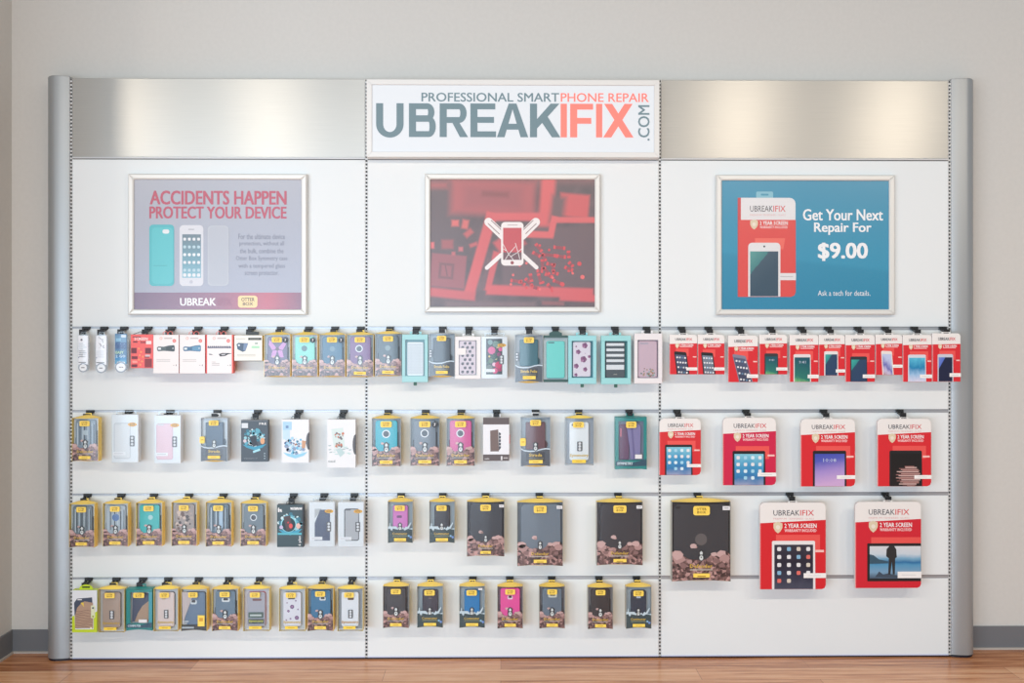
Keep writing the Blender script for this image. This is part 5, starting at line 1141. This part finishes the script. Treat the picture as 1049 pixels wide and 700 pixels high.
rc = [((686, 343, 714.2, 383.7), 699, 'red screen protector card at the left end of the card row', dict(screen='dark_icons', tilt=.12, ph=(.16, .42, .62), ht=9.3)),
      ((714.9, 343, 742.2, 383.7), 726.7, 'red card with dark phone, second in the card row', dict(screen='icons', tilt=.1, ph=(.12, .44, .58), ht=9.3)),
      ((746, 343.8, 776.4, 391.6), 758.6, 'long red card with a tilted phone and its corner sticker low', dict(screen='dark_icons', tilt=.24, ph=(.14, .40, .60), ht=11.5, sticker=(.62, .87), bez=(130, 130, 150))),
      ((778, 343, 806.4, 383.7), 790.6, 'red card with black phone and green lock screen', dict(screen='lock_teal', tilt=0, ph=(.18, .47, .68), ht=9.3, bez=(50, 56, 60))),
      ((809, 343.2, 838.4, 391.4), 822.3, 'long red card with white phone and green lock screen', dict(screen='lock_teal', ph=(.13, .41, .74), ht=10.5, bez=(226, 222, 222), sticker=(.62, .88))),
      ((838.9, 343.2, 865.6, 385), 850, 'red card with white phone and sea-green wallpaper', dict(screen='green_sea', ph=(.20, .40, .74), ht=9.8, bez=(228, 226, 226), sticker=(.64, .88))),
      ((866.2, 343.2, 896.2, 391.2), 880.6, 'long red card with black phone and sea-green wallpaper', dict(screen='green_sea', ph=(.16, .46, .74), ht=10.4, bez=(40, 50, 60), sticker=(.58, .88))),
      ((897, 343, 924.4, 384.2), 909, 'red card with white phone and ribbon wallpaper', dict(screen='ribbon', ph=(.2, .40, .62), tilt=.06, ht=9.5, bez=(232, 224, 220), sticker=(.62, .78))),
      ((925, 343.2, 954.6, 391.2), 939, 'long red card with white phone and bright blue wallpaper', dict(screen='edge_blue', ph=(.17, .42, .80), ht=10.3, bez=(214, 216, 226), sticker=(.58, .88))),
      ((955.2, 341.6, 984, 391), 968.6, 'red card with half dark wallpaper, overlapping the right end post', dict(screen='half_blue', ph=(.18, .43, .74), ht=11.2, bez=(200, 204, 216), sticker=(.60, .86)))]
items += [(0, redcard, b_, h_, CD, 'screen protector', l_, k_) for b_, h_, l_, k_ in rc]
items += [
 (1, defender, (73.6, 428.5, 100.8, 473), 89.5, BX, 'phone case box', 'rocky boxed smoky phone case at the left end of second row', dict(col=(136, 152, 166), side=(90, 96, 108), pat='ridges', seed=6, tray=(170, 180, 190), ring=('disc', .34, .5, .12, (186, 200, 206)))),
 (1, symmetry, (114.3, 425, 141.6, 474.4), 129.5, BX, 'phone case box', 'white box with a clear see-through phone case', dict(col=(226, 228, 230), dark=(206, 210, 214), cutoff=True, seed=7)),
 (1, symmetry, (158, 425.7, 185, 475.2), 172, BX, 'phone case box', 'white box with a plain pink phone case', dict(col=(236, 202, 212), dark=(222, 186, 198), cutoff=True)),
 (1, strada, (205.5, 428.6, 233, 473), 220.6, BX, 'phone case box', 'boxed dark blue-grey wallet case with yellow side sticker', dict(col=(66, 88, 110), title='Strada', sidetag=True)),
 (1, splash_box, (247, 430.6, 274.4, 473.4), 262.4, BX, 'phone case box', 'dark waterproof case box with a bright splash, second row', dict(kind='dark')),
 (1, splash_box, (288.6, 430, 316.4, 474.4), 305, BX, 'phone case box', 'white waterproof case box with a blue splash', dict(kind='white_blue')),
 (1, splash_box, (335.2, 430, 364.2, 479.4), 351, BX, 'phone case box', 'white waterproof case box with a pale grey splash', dict(kind='white_grey')),
 (1, defender, (380.8, 428.6, 410.6, 478), 396.8, BX, 'phone case box', 'rocky boxed bright turquoise phone case with a white ring', dict(col=(40, 178, 196), side=(70, 80, 86), ring=('white', .33, .49, .14), seed=8)),
 (1, defender, (420.2, 428.6, 450.2, 477.6), 435.3, BX, 'phone case box', 'rocky boxed grey phone case with white ring, second row', dict(col=(120, 130, 142), side=(80, 86, 96), ring=('white', .32, .49, .14), badge=2, seed=9)),
 (1, defender, (457.2, 428.6, 486.4, 477.6), 472, BX, 'phone case box', 'rocky boxed pink phone case with a white ring', dict(col=(222, 96, 158), side=(110, 70, 96), ring=('white', .32, .49, .14), seed=10)),
 (1, leather_box, (494.9, 428.2, 521.6, 472.4), 508.5, BX, 'wallet case box', 'white and brown box picturing a leather wallet case', dict()),
 (1, strada, (533.4, 427.8, 563.8, 478), 548.7, BX, 'phone case box', 'boxed maroon brown wallet case with yellow side sticker', dict(col=(112, 74, 80), title='Strada', sidetag=True)),
 (1, clear_case_box, (579, 428.2, 608.2, 477), 593, BX, 'phone case box', 'see-through box with plain white phone case, second row', dict(col=(238, 242, 244), darkside=(120, 128, 136), slot=(.30, .15, .14, .05, (110, 112, 118)))),
 (1, teal_box, (630.4, 427.4, 662.6, 481.2), 645, BX, 'phone case box', 'tall teal box with purple and maroon phone cases', dict(kind='purple')),
 (1, redcard, (675.6, 429, 718, 487), 694.4, CD, 'screen protector', 'smallest red card with a tablet, left in the right bay', dict(screen='ipad', tablet=True, ph=(.13, .46, .80), sticker=(.66, .83), red=(214, 44, 50))),
 (1, redcard, (740.6, 428.2, 795, 497.2), 765.4, CD, 'screen protector', 'crimson card with a black tablet and blue app screen', dict(screen='ipad', tablet=True, ph=(.18, .49, .80), sticker=(.65, .84), red=(206, 30, 72))),
 (1, redcard, (820.4, 429.4, 876, 498.4), 845.5, CD, 'screen protector', 'red card with a tablet showing a violet lock screen', dict(screen='lock_violet', tablet=True, ph=(.22, .47, .84), sticker=(.66, .86))),
 (1, redcard, (899, 429.2, 954, 498.2), 924, CD, 'screen protector', 'red card with a tablet showing a black blurred picture', dict(screen='shake', tablet=True, ph=(.22, .47, .83), sticker=(.68, .86))),
 (2, defender, (70.8, 516.6, 96.8, 561.4), 86.8, BX, 'phone case box', 'rocky boxed grey phone case leftmost in the third row', dict(col=(112, 126, 132), pat='ridges', seed=11, tray=(176, 190, 196), side=(80, 86, 90))),
 (2, defender, (105.2, 516, 131.2, 560.4), 121.6, BX, 'phone case box', 'rocky boxed pale silver phone case with a blue oval', dict(col=(176, 188, 196), side=(84, 110, 150), ring=('disc', .33, .5, .17, (92, 126, 176)), pat='ridges', seed=12, tray=(190, 202, 208))),
 (2, defender, (139.2, 515.4, 166.2, 560), 155.2, BX, 'phone case box', 'rocky boxed aqua green phone case, third row', dict(col=(64, 190, 188), side=(60, 90, 96), ring=('disc', .34, .54, .11, (176, 220, 220)), seed=13)),
 (2, defender, (175.6, 514.8, 201.8, 559.8), 191.4, BX, 'phone case box', 'rocky boxed camouflage patterned phone case', dict(col=(170, 156, 150), pat='camo', side=(80, 80, 84), seed=14, tray=(170, 170, 172))),
 (2, defender, (210.6, 515, 237.2, 560.4), 226.8, BX, 'phone case box', 'rocky boxed dark phone case with a pale streak', dict(col=(96, 118, 132), side=(50, 60, 70), pat='ridges', seed=15, slot=(.58, .38, .14, .4, (176, 200, 220)))),
 (2, defender, (246.2, 515.6, 272.8, 560), 260.8, BX, 'phone case box', 'rocky boxed grey phone case with white ring, third row', dict(col=(116, 132, 142), side=(66, 78, 90), ring=('white', .34, .5, .13), seed=16)),
 (2, splash_box, (283.8, 517.4, 311, 560.8), 299.3, BX, 'phone case box', 'dark waterproof case box picturing a red-lit phone', dict(kind='dark_red')),
 (2, symmetry, (316.6, 514.6, 342.8, 560.6), 330.8, BX, 'phone case box', 'white box with a navy blue wallet case', dict(col=(82, 94, 118), wallet=True, case=(.22, .15, .82, .86))),
 (2, symmetry, (346.2, 514.8, 372.6, 560.8), 362, BX, 'phone case box', 'white box with black edged silver phone case, third row', dict(col=(180, 182, 186), dark=(70, 74, 80), case=(.24, .14, .82, .86))),
 (2, commuter, (397.2, 514, 422.8, 556.6), 410, BX, 'phone case box', 'dark teal splash box with a pink phone case', dict(col=(214, 124, 196), slot=(.46, .37, .2, .06, (110, 60, 110)), seed=17)),
 (2, commuter, (439.7, 514, 465.8, 556.6), 453, BX, 'phone case box', 'dark teal splash box with black phone case, third row', dict(col=(52, 54, 62), seed=18)),
 (2, defender, (478.2, 514, 516.8, 570.4), 497, 'tablet_case_box', 'tablet case box', 'small black tablet case box, leftmost of the large rocky boxes', dict(col=(58, 62, 70), side=(40, 44, 50), big=True, tray=(70, 76, 84), casebox=(.07, .03, .95, .9), sticker=True, seed=19)),
 (2, defender, (529.8, 514.6, 576.8, 580.2), 552.5, 'tablet_case_box', 'tablet case box', 'large rocky box with a light grey tablet case', dict(col=(116, 128, 140), side=(80, 90, 100), big=True, tray=(120, 130, 140), casebox=(.08, .03, .95, .9), sticker=True, seed=20)),
 (2, defender, (611.2, 514.4, 658.6, 579.4), 633.6, 'tablet_case_box', 'tablet case box', 'large rocky black tablet case box in the middle bay', dict(col=(58, 58, 64), side=(44, 44, 50), big=True, tray=(80, 78, 80), casebox=(.07, .03, .96, .9), sticker=True, seed=21)),
 (2, defender, (688.2, 514.2, 748.6, 595.8), 715.5, 'tablet_case_box', 'tablet case box', 'largest rocky black tablet case box, with round window, right bay', dict(col=(58, 60, 66), side=(44, 44, 50), big=True, tray=(70, 66, 66), casebox=(.03, .03, .97, .9), sticker=True, seed=22, ring=('disc', .475, .5, .12, (104, 98, 98)), slot=(.11, .075, .08, .03, (28, 28, 32)))),
 (2, redcard, (778.6, 515.2, 846, 603.8), 810.6, CD, 'screen protector', 'big red card with a white tablet full of app icons', dict(screen='night_icons', tablet=True, ph=(.18, .44, .84), bez=(232, 230, 230), sticker=(.66, .84), red=(214, 34, 44))),
 (2, redcard, (876.2, 514.4, 943.6, 602.4), 909, CD, 'screen protector', 'big red card with a wide tablet showing a hiker', dict(screen='hiker', tablet=True, ph=(.18, .48, 1.0), land=True, sticker=(.64, .845), red=(210, 34, 52))),
 (3, lime_box, (73.8, 605, 99.4, 648.4), 88, BX, 'phone case box', 'lime green and white box with a brown case', dict()),
 (3, clear_case_box, (100.6, 603.6, 127.4, 648.4), 116.6, BX, 'phone case box', 'yellow-edged box with a tan brown phone case', dict(col=(182, 158, 142), darkside=(90, 90, 100), icons_=True, name_c=(220, 180, 90), tray=(160, 150, 140))),
 (3, teal_box, (129.2, 603.6, 156, 646.6), 144, BX, 'phone case box', 'teal box with a slate case and a tan case', dict(kind='tan')),
 (3, clear_case_box, (157.2, 603.4, 182.4, 647.2), 170, BX, 'phone case box', 'see-through box with pale rose phone case, bottom row', dict(col=(232, 212, 206), darkside=(80, 84, 96), slot=(.40, .23, .16, .06, (214, 190, 150)))),
 (3, blue_slate_box, (185.2, 603.6, 212, 647), 201.4, BX, 'phone case box', 'black framed box with grey-blue case and yellow square label', dict()),
 (3, defender, (217, 603.6, 244, 647), 232.6, BX, 'phone case box', 'rocky boxed grey-blue phone case beside the black framed box', dict(col=(112, 134, 152), side=(60, 70, 80), slot=(.52, .27, .30, .09, (226, 230, 232), (60, 60, 66)), seed=23)),
 (3, clear_case_box, (249, 603.2, 276, 647), 264.3, BX, 'phone case box', 'see-through box with red edged phone case and green label', dict(col=(176, 176, 186), darkside=(206, 60, 84), icons_=False, textlab=True, slot=(.52, .27, .34, .05, (130, 90, 90)))),
 (3, clear_case_box, (285.8, 603.4, 312.8, 647), 297.8, BX, 'phone case box', 'see-through box with a white purple-spotted phone case', dict(col=(232, 230, 238), pat='spots', darkside=(110, 116, 126), icons_=False, slot=(.47, .22, .26, .07, (96, 80, 60)))),
 (3, defender, (314.8, 603, 341.6, 647), 330, BX, 'phone case box', 'rocky boxed medium blue phone case in the left bay', dict(col=(62, 122, 160), side=(60, 64, 76), slot=(.58, .25, .24, .08, (220, 226, 228), (60, 70, 60)), seed=24)),
 (3, clear_case_box, (345.6, 603.2, 371.8, 647), 360, BX, 'phone case box', 'see-through box with plain white phone case, bottom row', dict(col=(236, 238, 242), darkside=(130, 136, 146), slot=(.52, .24, .24, .07, (110, 84, 60)), name_c=(210, 160, 100))),
 (3, defender, (392.2, 600.6, 419, 643.8), 406.4, BX, 'phone case box', 'rocky boxed black phone case leftmost in the middle bay', dict(col=(70, 68, 72), side=(60, 60, 64), seed=25, tray=(120, 118, 120))),
 (3, commuter, (427.2, 600.6, 453.8, 643.4), 440.8, BX, 'phone case box', 'dark teal splash box with charcoal phone case, bottom row', dict(col=(66, 62, 74), seed=26, slot=(.5, .30, .13, .012, (170, 150, 140)))),
 (3, commuter, (470.4, 600.6, 496.8, 643.6), 484, BX, 'phone case box', 'dark teal splash box with a bright blue phone case', dict(col=(30, 128, 190), seed=27, ccol=(40, 60, 110), sticker=True)),
 (3, defender, (509.4, 601, 535.8, 644.2), 522, BX, 'phone case box', 'rocky boxed hot pink phone case in the bottom row', dict(col=(244, 84, 162), side=(90, 70, 84), seed=28, slot=(.5, .27, .2, .09, (250, 220, 236), (60, 50, 50)), tray=(140, 120, 130))),
 (3, defender, (552.4, 601, 578.8, 644.2), 565.3, BX, 'phone case box', 'rocky boxed steel grey phone case right of the hot pink', dict(col=(108, 122, 136), side=(70, 78, 88), seed=29, slot=(.52, .22, .34, .10, (220, 220, 206), (60, 70, 70)), tray=(130, 128, 132))),
 (3, defender, (602.2, 601.6, 628, 644.8), 613.9, BX, 'phone case box', 'rocky boxed black phone case, second from middle bay right', dict(col=(58, 52, 54), side=(80, 78, 80), seed=30, tray=(150, 146, 146))),
 (3, commuter, (641.2, 601.2, 667.4, 644.4), 652.7, BX, 'phone case box', 'dark teal splash box rightmost in the middle bay', dict(col=(52, 62, 78), seed=31, slot=(.5, .25, .18, .06, (206, 220, 230)))),
]
rowy = [335, 420, 506, 592]
for row, fn, bx, hx, nm, cat, desc, kw in items:
    p = Pk(nm, cat, bx, desc, desc, G[row])
    fn(p, **kw)
    hook(hx, rowy[row] + 5, row, desc, 'black display hooks')

# ------------------------------------------------------------------ light
def area(name, loc, target, sx, sy, energy, color, shape='RECTANGLE'):
    l = bpy.data.lights.new(name, 'AREA'); l.shape = shape; l.size = sx; l.size_y = sy; l.energy = energy; l.color = color
    o = bpy.data.objects.new(name, l); C.objects.link(o); o.location = loc
    o.rotation_euler = (Vector(target) - Vector(loc)).to_track_quat('-Z', 'Y').to_euler(); return o
area('shop_window_daylight', (-3.0, -6.4, .95), (-2.2, 0, .95), 6.3, 1.8, 318, (.66, .83, 1.0))
for x, e in ((-2.85, 15), (-1.75, 14), (-.6, 15), (.6, 15), (1.8, 19), (3.0, 22)):
    area('ceiling_downlight', (x, -3.3, 2.96), (x, -2.0, 0), .17, .17, e, (1.0, .86, .70), 'DISK')
w = bpy.data.worlds.new('room_light'); w.use_nodes = True; SC.world = w
w.node_tree.nodes['Background'].inputs[0].default_value = (.93, .97, 1.0, 1); w.node_tree.nodes['Background'].inputs[1].default_value = .42

# ------------------------------------------------------------------ camera
cd = bpy.data.cameras.new('camera'); cd.sensor_width = 36; cd.lens = 36 * F / 1049; cd.shift_y = (HY - 350) / 1049
co = bpy.data.objects.new('camera', cd); C.objects.link(co); co.location = (0, -D, HZ); co.rotation_euler = (pi / 2, 0, -TH)
SC.camera = co
SC.view_settings.view_transform = 'Standard'; SC.view_settings.look = 'None'; SC.view_settings.gamma = 1.0; SC.view_settings.exposure = -0.03
SC.view_settings.use_curve_mapping = False
SC.cycles.max_bounces = 8; SC.cycles.transparent_max_bounces = 16; SC.cycles.use_denoising = True
SC.cycles.sample_clamp_indirect = 4
